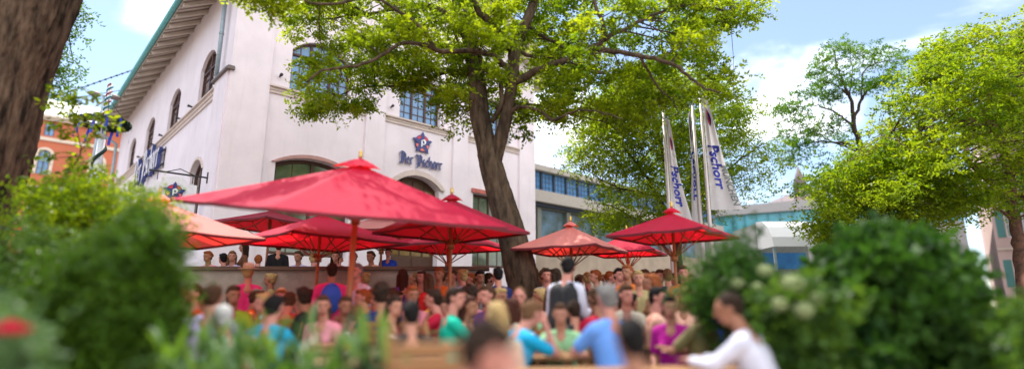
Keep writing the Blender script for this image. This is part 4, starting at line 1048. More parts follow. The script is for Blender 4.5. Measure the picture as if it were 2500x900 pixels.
# slim airy tree against the sky
Ys = 22.0
pts_ = [(2030, 115), (2055, 108), (2005, 140), (1990, 165), (1975, 188), (2010, 180), (2040, 150), (2075, 125), (2060, 165), (2095, 140), (2110, 120), (2130, 135), (2150, 115), (2170, 130), (2190, 125), (2210, 145), (2185, 160), (2140, 160), (2095, 170),
        (2080, 200), (2110, 205), (2145, 200), (2170, 190), (2190, 180), (2185, 205), (2125, 215), (2060, 205), (2030, 195), (2000, 200), (2050, 225), (1985, 225), (1950, 235), (1925, 250), (1912, 270), (1945, 262), (1960, 285), (1920, 290), (2010, 240), (2040, 245), (1905, 262),
        (1905, 335), (1920, 320), (1950, 315), (1980, 325), (2010, 330), (1930, 345), (1910, 365), (1940, 375), (1925, 395), (1970, 350), (2040, 330), (2060, 345), (2000, 360), (1960, 330), (1990, 305), (2050, 300), (2030, 290),
        (2000, 400), (2040, 410), (2090, 400), (2060, 430), (2020, 450), (1980, 440), (1965, 460), (2100, 440)]
small_tree('slim airy tree with open flat layers of foliage against the sky', 2150, Ys,
  [([(2150, None, 0), (2145, 600), (2140, 460), (2122, 395), (2100, 350), (2086, 315), (2083, 280), (2075, 238), (2060, 200), (2045, 165), (2035, 120)], .19, .02),
   ([(2086, 290), (2100, 252), (2112, 228), (2130, 212), (2165, 198), (2190, 190)], .07, .015), ([(2100, 252), (2105, 210), (2112, 170), (2150, 152), (2205, 145)], .045, .012),
   ([(2082, 310), (2062, 290), (2040, 275), (2010, 262), (1985, 257), (1930, 262)], .06, .012), ([(2120, 390), (2090, 362), (2060, 350), (2010, 345), (1960, 352), (1915, 375)], .08, .015),
   ([(2075, 238), (2050, 215), (2020, 200), (1990, 195)], .04, .01), ([(2110, 380), (2070, 360), (2030, 345), (1990, 325), (1930, 330)], .05, .01), ([(2060, 200), (2030, 180), (2000, 165)], .03, .01), ([(2075, 230), (2080, 180), (2075, 130)], .03, .01), ([(2135, 450), (2080, 425), (2020, 420), (1980, 440)], .06, .02)],
  None, 0, 1, green_dk, 31, 17, 11, .12, .06, .38, .22, extra=np.array([tuple(at(x+rnd.uniform(-9, 9), y+rnd.uniform(-7, 7), Ys+rnd.uniform(-1.6, 1.6))) for x, y in pts_ for _ in (0, 1)][::1]) if False else np.array([tuple(at(x+rnd.uniform(-8, 8), y+rnd.uniform(-6, 6), Ys+rnd.uniform(-1.4, 1.4))) for x, y in pts_ for _ in range(rnd.choice((1, 1, 2)))]))
small_tree('yellow-green bushy tree low between the far houses and the dark right bush', 2130, 16.5,
  [([(2130, None, 0), (2128, 640), (2125, 560), (2110, 500), (2080, 440)], .16, .03), ([(2125, 560), (2180, 490), (2240, 430), (2290, 390)], .08, .02), ([(2126, 600), (2050, 540), (2000, 500)], .06, .015), ([(2110, 500), (2160, 430), (2190, 380)], .06, .015)],
  [(1985, 560), (1990, 510), (1945, 460), (1990, 420), (2060, 400), (2120, 350), (2200, 340), (2330, 380), (2360, 470), (2300, 540), (2200, 590), (2130, 620), (2030, 610)], 360, 2.0, green_y, 41, 15, 11, .105, .058, .45, .25, 100, -.15)
small_tree('large spreading yellow-green tree filling the right edge with its brown trunk', 2488, 15.0,
  [([(2505, None, 0), (2497, 660), (2485, 580), (2472, 500), (2462, 430), (2440, 330), (2420, 240), (2400, 160)], .21, .04), ([(2472, 500), (2400, 430), (2330, 370), (2250, 330), (2180, 320)], .10, .02),
   ([(2462, 430), (2540, 330), (2620, 250)], .12, .03), ([(2440, 330), (2360, 250), (2290, 190), (2240, 170)], .08, .015), ([(2420, 240), (2480, 150), (2520, 60)], .08, .02), ([(2478, 540), (2420, 500), (2350, 480)], .05, .012), ([(2420, 240), (2370, 150), (2350, 90)], .05, .012)],
  [(2010, 400), (2080, 360), (2120, 320), (2175, 235), (2245, 160), (2265, 120), (2330, 85), (2390, 60), (2450, 48), (2500, 25), (2620, -60), (2760, 100), (2760, 450), (2600, 520), (2480, 520), (2390, 505), (2300, 510), (2220, 520), (2120, 480), (2060, 450)],
  900, 3.0, green_y, 51, 15, 12, .105, .055, .42, .22, 150, -.10, trunk_m=mat('reddish_bark', (.20, .09, .06), .9, col2=(.07, .04, .03), nscale=8, bump=.6))

# ------------------------------------------------------------------ shrubs
def shrub(label, poly, Y, half, n, m, seed, n_r, n_l, r_len, spread, L, W, flat=.9, droop=-.1, foot=None, name='shrub', cat='shrub', soft=120, thr=-9, stems=9, pairs=True, group=None, stem_m=None):
    rg = np.random.default_rng(seed); rd = random.Random(seed)
    c = crown_points(rg, poly, Y, half, n, soft); c = c[c[:, 2] > .12]
    if thr > -1: c = cleared(c, rg, 1.6, thr)
    k9 = max(1, len(c)//7); c[:k9] += rg.normal(0, .07, (k9, 3))+np.array([0, 0, .04])
    xs = [p[0] for p in poly]; cx = foot if foot else (min(xs)+max(xs))/2; fx = at(cx, 750, Y).x
    t = empty(name, (fx, Y, 0), label, cat, group); mb = MB(); nodes = [(Vector((fx, Y, .05)), .02)]
    idx = rg.choice(len(c), min(stems, len(c)), replace=False)
    for i in idx:
        e = Vector(c[i]); s_ = Vector((fx+(e.x-fx)*.25+rd.uniform(-.05, .05), Y+(e.y-Y)*.25, 0))
        limb(mb, nodes, [s_, s_.lerp(e, .5)+Vector((rd.uniform(-.06, .06), rd.uniform(-.06, .06), .1)), e], .018, .006, 6, rd, 4, .01)
    twigs(mb, rd, c[::2], nodes, .006, 3)
    mb.build('stem', stem_m or twig_m, t)
    D = sprays(rg, c, n_r, n_l, r_len, spread, L, W, flat, droop, pairs=pairs, up=.5)
    leaf_mesh('foliage', *D, m, t, ORIG[t.name]); return t
conif = leafmat('arborvitae_leaf', (.016, .048, .006), (.085, .16, .012), (.03, .10, .004), (.16, .30, .01), .35)
dkleaf = leafmat('dark_shrub_leaf', (.012, .045, .010), (.065, .14, .022), (.02, .08, .006), (.10, .24, .015), .35, .5)
midleaf = leafmat('mid_green_leaf', (.03, .07, .018), (.09, .17, .03), (.05, .13, .01), (.20, .33, .02), .4)
paleleaf = leafmat('grey_green_leaf', (.05, .10, .05), (.14, .22, .09), (.05, .12, .03), (.16, .28, .05), .35)
shrub('dense dark green clipped evergreen hedge bush at the lower left', [(30, 1000), (38, 880), (52, 790), (80, 720), (135, 665), (195, 630), (235, 600), (260, 640), (280, 800), (280, 1000), (0, 1000)], 5.0, .6, 560, conif, 61, 16, 12, .17, .07, .042, .020, foot=150, soft=90, stems=14)
shrub('taller dark evergreen bush with pointed top left of the garden tables', [(255, 1100), (250, 800), (240, 650), (258, 590), (290, 550), (335, 530), (375, 538), (402, 575), (418, 650), (418, 760), (405, 900), (405, 1000)], 4.7, .6, 600, conif, 62, 16, 12, .16, .065, .040, .019, foot=350, soft=90, stems=14)
shrub('sunlit yellow-green loose shrub between the old trunk and the pale parasol', [(60, 560), (75, 510), (115, 470), (160, 440), (225, 435), (290, 465), (300, 500), (280, 570), (150, 600)], 7.6, .8, 190, green_y, 63, 9, 8, .30, .15, .075, .036, foot=170, thr=-.3, stems=12)
shrub('sunlit feathery shrub in front of the orange wall and the pale parasol', [(200, 600), (215, 540), (260, 500), (300, 480), (345, 470), (395, 495), (410, 530), (350, 560), (300, 600)], 7.0, .5, 75, green_y, 64, 7, 8, .26, .14, .06, .026, foot=300, thr=-.3, stems=10)
shrub('light green leafy shrub at the foot of the old trunk', [(-60, 900), (-40, 700), (10, 610), (60, 570), (150, 590), (200, 610), (160, 660), (80, 720), (40, 800), (0, 900)], 5.6, .5, 150, midleaf, 65, 9, 8, .18, .10, .05, .03, foot=20, stems=12)
shrub('large dark broad-leaved bush filling the lower right', [(2000, 1000), (1990, 830), (2025, 720), (2040, 640), (2080, 600), (2140, 572), (2200, 578), (2270, 605), (2320, 650), (2350, 730), (2370, 820), (2380, 1000)], 5.2, .7, 560, dkleaf, 66, 9, 6, .17, .085, .13, .075, foot=2180, stems=20, soft=110)
shrub('dark bush with slender leaves right of the seated man in white', [(1710, 760), (1705, 700), (1730, 645), (1770, 610), (1800, 570), (1830, 585), (1850, 650), (1870, 720), (1890, 800), (1950, 1100), (1850, 1100), (1800, 800)], 5.2, .5, 230, dkleaf, 67, 10, 7, .16, .09, .07, .025, foot=1820, stems=14)
shrub('lower mid green bush at the right edge below the striped shirt', [(2380, 1000), (2395, 850), (2420, 800), (2470, 775), (2560, 740), (2620, 1000)], 4.4, .5, 230, midleaf, 68, 10, 6, .13, .08, .07, .045, foot=2480, stems=12)
hy = shrub('hydrangea bush with pale cream flower heads left of the large dark bush', [(1925, 1100), (1925, 860), (1885, 780), (1890, 730), (1940, 700), (2000, 710), (2010, 800), (2010, 1100)], 4.4, .35, 190, midleaf, 69, 9, 5, .12, .08, .09, .055, foot=1930, stems=12, name='hydrangea', cat='flowering shrub')
petal = leafmat('cream_petal', (.26, .32, .14), (.42, .46, .24), (.25, .32, .1), (.35, .42, .15), .3)
rg = np.random.default_rng(3)
for x, y, Y, r in [(1935, 692, 4.1, .085), (1868, 660, 4.6, .06), (1800, 692, 4.7, .06), (1962, 755, 4.0, .075), (1848, 702, 4.6, .05), (1905, 742, 4.1, .06), (1995, 728, 4.1, .055)]:
    c = np.array(at(x, y, Y)); d = unit(rg.normal(0, 1, (260, 3))); d[:, 2] *= .75; s_ = unit(np.cross(d, rg.normal(0, 1, (260, 3))))
    leaf_mesh('flower_head', c+d*r*rg.uniform(.75, 1, (260, 1)), s_, unit(np.cross(d, s_)), .026, .022, rg.uniform(0, 1, 260), petal, hy, ORIG[hy.name])
# strap-leaved plants along the lower edge
def strap_plant(label, px, top, Y, seed, m, n=34, w=.022, spread=.42, blade=.8, cat='plant', name='leafy_plant'):
    Y *= 1.42; w *= 1.35; spread *= 1.35; rd = random.Random(seed); b = at(px, 750, Y); zt = at(px, top, Y).z
    t = empty(name, (b.x, Y, 0), label, cat, 'leafy plants along the front edge'); st = MB()
    stems = []
    for i in range(5):
        e = Vector((b.x+rd.uniform(-.18, .18), Y+rd.uniform(-.15, .15), zt*rd.uniform(.72, .9))); s_ = Vector((b.x+rd.uniform(-.05, .05), Y+rd.uniform(-.05, .05), 0))
        st.tube([s_, s_.lerp(e, .5)+Vector((rd.uniform(-.03, .03), 0, 0)), e], [.012, .009, .005], 6); stems.append((s_, e))
    st.build('stem', twig_m, t); lf = MB()
    tints = []
    for i in range(n):
        s_, e = stems[i % 5]; p = s_.lerp(e, rd.uniform(.55, 1)); az = rd.uniform(0, 2*pi); L = spread*rd.uniform(.5, 1); el = rd.uniform(.1, 1.2); d = Vector((cos(az)*cos(el), sin(az)*cos(el), sin(el))); sd2 = Vector((-sin(az), cos(az), 0)); vs = []
        K = 6
        for j in range(K+1):
            u = j/K; q = p+d*(L*u)+Vector((0, 0, -L*.5*u*u*(1.2-el*.6))); ww = w*sin(pi*min(.98, .08+u*.9))**.7*rd.uniform(.97, 1.03)
            vs += [q-sd2*ww, q+sd2*ww]
        lf.add(vs, [(2*j, 2*j+1, 2*j+3, 2*j+2) for j in range(K)], smooth=True); tints += [rd.uniform(0, 1)]*len(vs)
    o = lf.build('foliage', m, t); at2 = o.data.attributes.new('tint', 'FLOAT', 'POINT'); at2.data.foreach_set('value', tints); return t
strapm = leafmat('strap_leaf', (.03, .07, .03), (.09, .16, .05), (.04, .11, .02), (.16, .27, .04), .35, .45)
for i, (px, top, Y, m, n, w, lab) in enumerate([(470, 790, 2.6, midleaf, 40, .016, 'narrow-leaved plant beside the pointed evergreen bush'), (545, 760, 2.8, paleleaf, 44, .014, 'pale grey-green plant second from the left in the bottom row'), (625, 745, 3.0, strapm, 42, .018, 'bright yellow-green tall plant in the bottom row'),
        (700, 800, 2.5, midleaf, 44, .015, 'low bushy plant below the boy in blue by the crimson shirt'), (775, 770, 2.7, paleleaf, 44, .013, 'thin pale plant in the bottom row under the middle pole'), (850, 800, 2.4, strapm, 38, .022, 'green plant with drooping blades left of the arching one'), (905, 765, 2.3, strapm, 26, .03, 'arching broad-bladed plant at the right end of the bottom row'),
        (590, 830, 2.2, strapm, 44, .018, 'lowest plant with wide green blades in front of the pale one'), (745, 850, 2.1, midleaf, 44, .018, 'lowest dark plant left of the arching blades'), (505, 850, 2.2, strapm, 40, .015, 'low fresh green plant at the foot of the pointed evergreen bush')]):
    strap_plant(lab, px, top, Y, 100+i, m, int(n*1.15), w)
# rose at the lower left corner
rb = shrub('rose bush with one crimson bloom at the lower left corner', [(-60, 1050), (-50, 800), (0, 770), (60, 770), (75, 860), (60, 1050)], 2.7, .2, 60, paleleaf, 71, 6, 5, .10, .06, .045, .03, foot=10, name='rose_bush', cat='rose bush', stems=6)
c = at(27, 800, 2.5); b_ = MB()
for k in range(5):
    for j in range(5+k):
        a_ = 2*pi*j/(5+k)+k*.7; r = .012+.008*k; d = Vector((cos(a_), sin(a_), 0)); s_ = Vector((-sin(a_), cos(a_), 0))
        p = c+d*r; b_.add([p-s_*.014+Vector((0, 0, -.02)), p+s_*.014+Vector((0, 0, -.02)), p+s_*.017+d*(.006*k)+Vector((0, 0, .028-.006*k)), p+d*(.010*k)+Vector((0, 0, .034-.008*k)), p-s_*.017+d*(.006*k)+Vector((0, 0, .028-.006*k))], [(0, 1, 2, 3, 4)])
b_.build('bloom', mat('rose_petal', (.55, .01, .06), .5, trans=.2), rb)
# sapling with big oval leaflets in front of the old trunk
sp = empty('sapling', (at(60, 750, 8.0).x, 8.0, 0), 'thin young sapling with large oval leaflets in front of the old trunk', 'sapling')
a = lambda x, y, Y=8.0: at(x, y, Y); mb = MB(); nodes = []; rd = random.Random(4)
for pts, r0, r1 in [([(60, 750, 8.0), (55, 600, 8.0), (90, 500, 8.0), (150, 435, 8.0), (195, 380, 8.0), (192, 335, 8.0), (180, 285, 8.0), (176, 240, 8.0)], .022, .005), ([(195, 370, 8.0), (225, 335, 7.9), (245, 310, 7.9)], .009, .003), ([(190, 335, 8.0), (150, 320, 7.9), (120, 300, 7.9)], .008, .003), ([(195, 380, 8.0), (140, 385, 7.8), (95, 375, 7.8)], .008, .003), ([(180, 285, 8.0), (220, 280, 8.0), (255, 285, 8.1), (290, 300, 8.1)], .007, .003), ([(176, 240, 8.0), (205, 235, 8.1), (240, 240, 8.1)], .006, .003), ([(180, 285, 8.0), (145, 262, 8.1), (115, 255, 8.1)], .007, .003), ([(150, 435, 8.0), (200, 420, 7.9), (250, 430, 7.9)], .008, .003), ([(178, 250, 8.0), (150, 235, 8.0), (130, 222, 8.0)], .006, .003), ([(90, 500, 8.0), (70, 460, 7.9), (45, 440, 7.9)], .008, .003), ([(165, 420, 8.0), (205, 395, 8.0), (225, 405, 8.0)], .007, .003)]:
    limb(mb, nodes, [a(*p) for p in pts], r0, r1, 6, rd, 4, .004)
mb.tube([(at(60, 750, 8.0).x, 8.0, 0), a(60, 750)], .022, 6)
mb.build('stem', twig_m, sp)
cs = np.array([tuple(p) for p, r in nodes if r < .0075]); rg = np.random.default_rng(8)
reps = np.repeat(cs, 8, axis=0)+rg.normal(0, .055, (len(cs)*8, 3)); M = len(reps)
ax_ = rg.normal(0, 1, (M, 3)); ax_[:, 2] = ax_[:, 2]*.5-.25; ax_ = unit(ax_); upv = unit(np.array([0, -.5, 1.])+rg.normal(0, .35, (M, 3))); sd_ = unit(np.cross(ax_, upv))
def oval_mesh(name, pos, ax, side, L, W, tint, m, parent):
    n = len(pos); prof = [(0, 0), (.18, .36), (.45, .5), (.75, .38), (1, 0), (.75, -.38), (.45, -.5), (.18, -.36)]
    vs = np.stack([pos+ax*(L[:, None]*p)+side*(W[:, None]*q) for p, q in prof], 1)-np.array(ORIG[parent.name])
    me = bpy.data.meshes.new(name); k = 8
    me.vertices.add(n*k); me.vertices.foreach_set('co', vs.astype(np.float32).ravel()); me.loops.add(n*k); me.loops.foreach_set('vertex_index', np.arange(n*k, dtype=np.int32))
    me.polygons.add(n); me.polygons.foreach_set('loop_start', np.arange(0, n*k, k, dtype=np.int32)); me.polygons.foreach_set('loop_total', np.full(n, k, np.int32)); me.materials.append(m)
    a_ = me.attributes.new('tint', 'FLOAT', 'POINT'); a_.data.foreach_set('value', np.repeat(np.clip(tint, 0, 1), k).astype(np.float32)); me.update(); return link_mesh(name, me, parent, Vector(ORIG[parent.name]))
oval_mesh('foliage', reps, ax_, sd_, .098*rg.uniform(.6, 1.2, M), .054*rg.uniform(.8, 1.2, M), rg.uniform(0, 1, M), green, sp)

# ------------------------------------------------------------------ people
def remesh(mb, voxel, smooth=3, name='m'):
    me = bpy.data.meshes.new(name); me.from_pydata([tuple(v) for v in mb.v], [], mb.f); me.update()
    o = bpy.data.objects.new('tmp', me); COL.objects.link(o)
    m = o.modifiers.new('r', 'REMESH'); m.mode = 'VOXEL'; m.voxel_size = voxel; m.use_smooth_shade = True
    if smooth: s = o.modifiers.new('s', 'SMOOTH'); s.iterations = smooth; s.factor = .5
    dg = bpy.context.evaluated_depsgraph_get(); dg.update()
    r = bpy.data.meshes.new_from_object(o.evaluated_get(dg)); r.name = name
    bpy.data.objects.remove(o); bpy.data.meshes.remove(me)
    r.polygons.foreach_set('use_smooth', [True]*len(r.polygons)); return r
def cap(mb, p, q, r0, r1, n=12, sx=1.0):
    """tapered capsule"""
    p, q = Vector(p), Vector(q); d = (q-p); L = d.length; d = d.normalized() if L > 1e-6 else Vector((0, 0, 1))
    pts, rr = [], []
    for i in range(5): a_ = pi/2*i/4; pts.append(p-d*r0*cos(a_)); rr.append(max(r0*sin(a_), .001))
    for i in range(5): a_ = pi/2*i/4; pts.append(q+d*r1*sin(a_)); rr.append(max(r1*cos(a_), .001))
    mb.tube(pts, rr, n)
POSES = {}
def make_pose(key, seated=True, lean=0, head_turn=0, armL='table', armR='table', long_sleeve=False, woman=False, head_down=0):
    B, SH, TR, SO = MB(), MB(), MB(), MB()
    hz = .55 if seated else .93
    piv = Vector((0, 0, hz)); Rl = Matrix.Rotation(R(-lean), 3, 'X')
    T = lambda x, y, z: piv+Rl @ (Vector((x, y, z))) 
    w = .90 if woman else 1.0
    # torso coordinates above the hips
    pel, waist, chest, nb = T(0, 0, 0), T(0, .01, .17), T(0, .015, .36), T(0, 0, .50)
    hc = T(0, .035, .69)
    Hd = Matrix.Rotation(R(head_turn), 3, 'Z') @ Matrix.Rotation(R(-lean*.3-head_down), 3, 'X')
    for s in (-1, 1):
        cap(B, T(s*.065*w, 0, .02), T(s*.055*w, .01, .17), .105*w, .09*w); cap(B, T(s*.055*w, .01, .17), T(s*.075*w, .015, .34), .09*w, .10*w); cap(B, T(s*.08*w, .01, .36), T(s*.135*w, 0, .43), .095*w, .06)
        cap(SH, T(s*.065*w, 0, -.02), T(s*.055*w, .01, .17), .128*w, .112*w); cap(SH, T(s*.055*w, .01, .17), T(s*.075*w, .015, .34), .112*w, .118*w); cap(SH, T(s*.08*w, .01, .365), T(s*.14*w, 0, .43), .108*w, .075)
        cap(SH, T(s*.14*w, 0, .43), T(s*.03, -.005, .475), .07, .055)
        if woman: cap(SH, T(s*.075, .085, .30), T(s*.075, .09, .30), .06, .06)
    cap(B, T(0, -.005, .44), T(0, .015, .60), .062, .055)
    cap(B, T(0, 0, .42), T(0, 0, .50), .09, .06)
    # head: skull, jaw, nose, ears
    E = lambda v: hc+Hd @ Vector(v)
    B.ell(E((0, -.008, .018)), (.076, .094, .098), 16, 12, M=Hd); B.ell(E((0, .022, -.045)), (.056, .066, .070), 14, 10, M=Hd)
    cap(B, E((0, .082, .018)), E((0, .104, -.018)), .009, .014, 8); B.ell(E((0, .084, .030)), (.050, .014, .012), 10, 6, M=Hd)
    for s in (-1, 1): B.ell(E((s*.077, -.006, 0)), (.010, .020, .030), 8, 8, M=Hd)
    # arms
    joints = {}
    for s, mode in ((-1, armL), (1, armR)):
        sh = T(s*.175*w, 0, .425)
        O = hc-Vector((0, .035, .69))      # follows the leaning torso a little
        if mode == 'table': el, wr = Vector((s*.27, .17+O.y*.6, hz+.245)), Vector((s*.11, .40+O.y*.6, hz+.26))
        elif mode == 'raised': el, wr = Vector((s*.29, .20+O.y*.6, hz+.30)), Vector((s*.15, .26+O.y*.7, hz+.56))
        elif mode == 'chin': el, wr = Vector((s*.20, .27+O.y*.6, hz+.26)), Vector((s*.06, .17+O.y*.9, hz+.52))
        elif mode == 'relax': el, wr = sh+Vector((s*.06, -.03, -.27)), sh+Vector((s*.01, .17, -.42))
        elif mode == 'hang': el, wr = sh+Vector((s*.05, -.02, -.29)), sh+Vector((s*.06, .04, -.55))
        elif mode == 'carry': el, wr = sh+Vector((s*.05, .02, -.28)), sh+Vector((-s*.02, .26, -.24))
        elif mode == 'reach': el, wr = sh+Vector((s*.06, .22, -.18)), sh+Vector((s*.02, .46, -.25))
        joints[s] = (sh, el, wr)
        cap(B, sh, el, .048, .038); cap(B, el, wr, .040, .026)
        cap(SH, sh, sh.lerp(el, .95 if long_sleeve else .72), .066, .056)
        if long_sleeve: cap(SH, el, el.lerp(wr, .88), .055, .042)
        f = (wr-el).normalized(); sd = f.cross(Vector((0, 0, 1))); sd = sd.normalized() if sd.length > .1 else Vector((1, 0, 0)); up = sd.cross(f)
        curl = .5 if mode in ('raised', 'chin', 'carry') else .25
        palm = wr+f*.05; Mx = Matrix((sd, f, up)).transposed(); B.ell(palm, (.040, .052, .016), 12, 8, M=Mx); cap(B, wr-f*.01, palm, .024, .024, 8)
        for i, (off, ln) in enumerate(((-.031, .060), (-.010, .075), (.011, .070), (.032, .055))):
            k0 = palm+f*.040+sd*off; k1 = k0+(f*(1-curl*.4)-up*curl*.5)*ln*.55+sd*off*.15; k2 = k1+(f*(1-curl)-up*curl*1.1)*ln*.5
            cap(B, k0, k1, .0092, .0088, 7); cap(B, k1, k2, .0088, .0072, 7)
        t0 = wr+f*.022-sd*s*(-1)*-.022*(1); t0 = wr+f*.025-sd*s*.022; t1 = t0-sd*s*.030+f*.026-up*.006; t2 = t1+f*.028-sd*s*.004-up*.01
        cap(B, t0, t1, .011, .010, 7); cap(B, t1, t2, .010, .008, 7)
    # legs
    for s in (-1, 1):
        hp = Vector((s*.095, 0, hz-.01))
        if seated: kn, an = Vector((s*.13, .43, hz-.01)), Vector((s*.12, .40, .09))
        else: kn, an = Vector((s*.105, .03, .50)), Vector((s*.11, -.01, .09))
        toe = an+Vector((s*.02, .15, -.045))
        cap(B, hp, kn, .085, .055); cap(B, kn, an, .055, .036); cap(B, an+Vector((0, -.02, -.04)), toe, .036, .028)
        cap(TR, hp, kn, .098, .068); cap(TR, kn, kn.lerp(an, .9), .070, .055)
        cap(SO, an+Vector((0, -.035, -.040)), toe+Vector((0, .01, 0)), .046, .038)
        cap(TR, Vector((s*.06, 0, hz+.05)), hp, .112, .104)
    SOL = [c.v for c in (SO,)]
    d = {'H': (hc+Hd @ Vector((0, 0, .118))).z, 'head': hc, 'Hd': Hd, 'hand': joints[1][2], 'headxy': hc}
    nm = key
    d['body'] = remesh(B, .0085, 2, 'person_body'); d['shirt'] = remesh(SH, .014, 3, 'shirt'); d['trousers'] = remesh(TR, .016, 2, 'trousers'); d['shoes'] = remesh(SO, .014, 1, 'shoes')
    # face details
    d['eyes'] = []
    for s in (-1, 1):
        eb = MB(); eb.ell(E((s*.030, .080, .012)), (.0115, .007, .007), 8, 6, 0, Hd); me = bpy.data.meshes.new('eye'); me.from_pydata([tuple(v) for v in eb.v], [], eb.f); me.materials.append(mat('iris', (.05, .03, .02), .3)); d['eyes'].append(me)
    eb = MB(); eb.ell(E((0, .088, -.058)), (.024, .007, .007), 10, 6, 0, Hd); me = bpy.data.meshes.new('lips'); me.from_pydata([tuple(v) for v in eb.v], [], eb.f); me.materials.append(mat('lips', (.38, .12, .10), .5)); d['lips'] = me
    # hair kinds
    def hair(kind):
        h = MB(); rr = random.Random(hash(key+kind) % 1000 if False else len(key)*7+len(kind)); n1 = len(h.v)
        h.ell(E((0, -.022, .030)), (.083, .090, .100), 18, 12, M=Hd)
        if kind != 'crop': h.ell(E((0, .045, .085)), (.062, .045, .036), 12, 8, M=Hd)
        h.ell(E((0, -.060, -.015)), (.070, .052, .075), 12, 8, M=Hd)
        if kind in ('long', 'pony'):
            if kind == 'long':
                for s in (-1, 1): cap(h, E((s*.062, -.03, .0)), E((s*.075, -.055, -.17)), .042, .030)
                cap(h, E((0, -.07, 0)), E((0, -.085, -.22)), .062, .05)
            else: cap(h, E((0, -.105, .03)), E((0, -.16, -.14)), .035, .022)
        if kind == 'bun': h.ell(E((0, -.10, .075)), (.045, .045, .042), 10, 8, M=Hd)
        if kind == 'curly':
            for i in range(60):
                v = Vector((rr.gauss(0, 1), rr.gauss(0, 1)-.4, rr.gauss(0, 1)+.5)).normalized(); h.ell(E((v.x*.088, -.022+v.y*.095, .032+v.z*.105)), (.024, .024, .024), 7, 5)
        for i in range(26):
            v = Vector((rr.gauss(0, 1), rr.gauss(0, 1)-.5, abs(rr.gauss(0, 1))+.1)).normalized(); p = E((v.x*.076, -.022+v.y*.084, .030+v.z*.092)); q = p+Hd @ Vector((v.y*.03, -.015, -.03)); cap(h, p, q, .013, .010, 6)
        return remesh(h, .008, 1, 'hair')
    d['hairf'] = hair; d['hairs'] = {}
    def hat():
        h = MB(); h.tube([E((0, -.01, .052)), E((0, -.01, .058)), E((0, -.01, .062))], [.15, .152, .145], 24); h.tube([E((0, -.01, .06)), E((0, -.01, .11)), E((0, -.01, .145)), E((0, -.01, .155))], [.086, .082, .07, .02], 20)
        me = bpy.data.meshes.new('hat'); me.from_pydata([tuple(v) for v in h.v], [], h.f); me.polygons.foreach_set('use_smooth', [True]*len(me.polygons)); return me
    d['hatf'] = hat; d['seated'] = seated
    POSES[key] = d
make_pose('sit_table', lean=8)
make_pose('sit_lean', lean=24, armR='chin', head_down=5)
make_pose('sit_drink', lean=4, armR='raised', head_turn=20)
make_pose('sit_turn', lean=3, head_turn=-40, armL='relax', armR='table', long_sleeve=True)
make_pose('sit_woman', lean=5, woman=True, armL='table', armR='relax', head_turn=25)
make_pose('sit_long', lean=20, long_sleeve=True, head_turn=25, head_down=8)
make_pose('stand', seated=False, armL='hang', armR='relax')
make_pose('stand_carry', seated=False, lean=10, armL='carry', armR='carry', long_sleeve=True, head_turn=15, head_down=8)
make_pose('stand_woman', seated=False, woman=True, armL='relax', armR='carry', head_turn=-20)
SK = [mat('skin_light', (.46, .21, .14), .6, .3, noise=.12, nscale=9), mat('skin_tan', (.33, .145, .085), .6, .3, noise=.12, nscale=9), mat('skin_rosy', (.50, .215, .16), .6, .3, noise=.15, nscale=9)]
SHOE = mat('shoe_leather', (.05, .035, .03), .5)
HC = {'black': (.010, .008, .008), 'dark brown': (.030, .016, .010), 'brown': (.07, .033, .016), 'light brown': (.15, .075, .035), 'blond': (.42, .29, .12), 'grey': (.20, .19, .18), 'ginger': (.25, .07, .02), 'white': (.5, .49, .47), 'auburn': (.06, .02, .012), 'sandy': (.16, .09, .04)}
for k_, v_ in HC.items(): mat('hair_'+k_.replace(' ', '_'), v_, .8, .15, noise=.35, nscale=60)
SC = {'white': (.58, .58, .68), 'lilac': (.42, .36, .58), 'sky blue': (.13, .30, .72), 'turquoise': (.01, .34, .58), 'teal green': (.005, .42, .28), 'navy': (.015, .02, .10), 'royal blue': (.02, .07, .50), 'black': (.012, .012, .014), 'crimson': (.40, .008, .035), 'red': (.50, .02, .02), 'pink': (.68, .28, .34), 'hot pink': (.65, .04, .20),
      'magenta': (.42, .01, .24), 'purple': (.13, .04, .20), 'lime green': (.25, .42, .03), 'light green': (.25, .48, .25), 'olive': (.20, .17, .07), 'khaki': (.36, .29, .13), 'beige': (.52, .42, .31), 'orange': (.62, .16, .03), 'brown': (.16, .07, .035), 'grey': (.25, .25, .26), 'maroon': (.14, .015, .02), 'peach': (.66, .36, .26), 'light blue': (.30, .55, .80), 'yellow': (.65, .45, .05), 'cream': (.62, .57, .45), 'azure': (.10, .35, .60), 'green': (.03, .24, .08)}
def shirtmat(c):
    return mat('cloth_'+c.replace(' ', '_'), SC[c], .8, .2, noise=.12, nscale=12, bump=.4, bscale=18)
TC_ = [mat('denim', (.04, .06, .12), .8, noise=.2, nscale=20), mat('dark_trousers', (.03, .03, .032), .8), mat('khaki_trousers', (.30, .24, .15), .8)]
NP = [0]
# furniture meshes, local to the floor point
def local_mesh(name, mb, m):
    me = bpy.data.meshes.new(name); me.from_pydata([tuple(v) for v in mb.v], [], mb.f); me.materials.append(m); me.polygons.foreach_set('use_smooth', mb.smooth); return me
CH = []
b_ = MB()
for i in range(6): b_.box(-.22, .22, -.20+i*.07, -.145+i*.07, .43, .452)
CH.append(('seat', local_mesh('seat', b_, wood)))
b_ = MB()
for i in range(7): b_.obox((0, -.235-.012*i, .50+i*.072), (.205, 0, 0), (0, .010, .0015), (0, -.004, .026))
CH.append(('backrest', local_mesh('backrest', b_, wood)))
for sx in (-1, 1):
    b_ = MB(); b_.obox((sx*.225, -.24-.0, .72), (.014, 0, 0), (0, .018, .003), (0, -.055, .29)); CH.append(('back_post', local_mesh('back_post', b_, wood)))
    for sy in (-1, 1):
        b_ = MB(); b_.obox((sx*.20, sy*.17, .214), (.016, 0, 0), (0, .020, 0), (0, sy*.02, .213)); CH.append(('leg', local_mesh('leg', b_, wood)))
BN = []
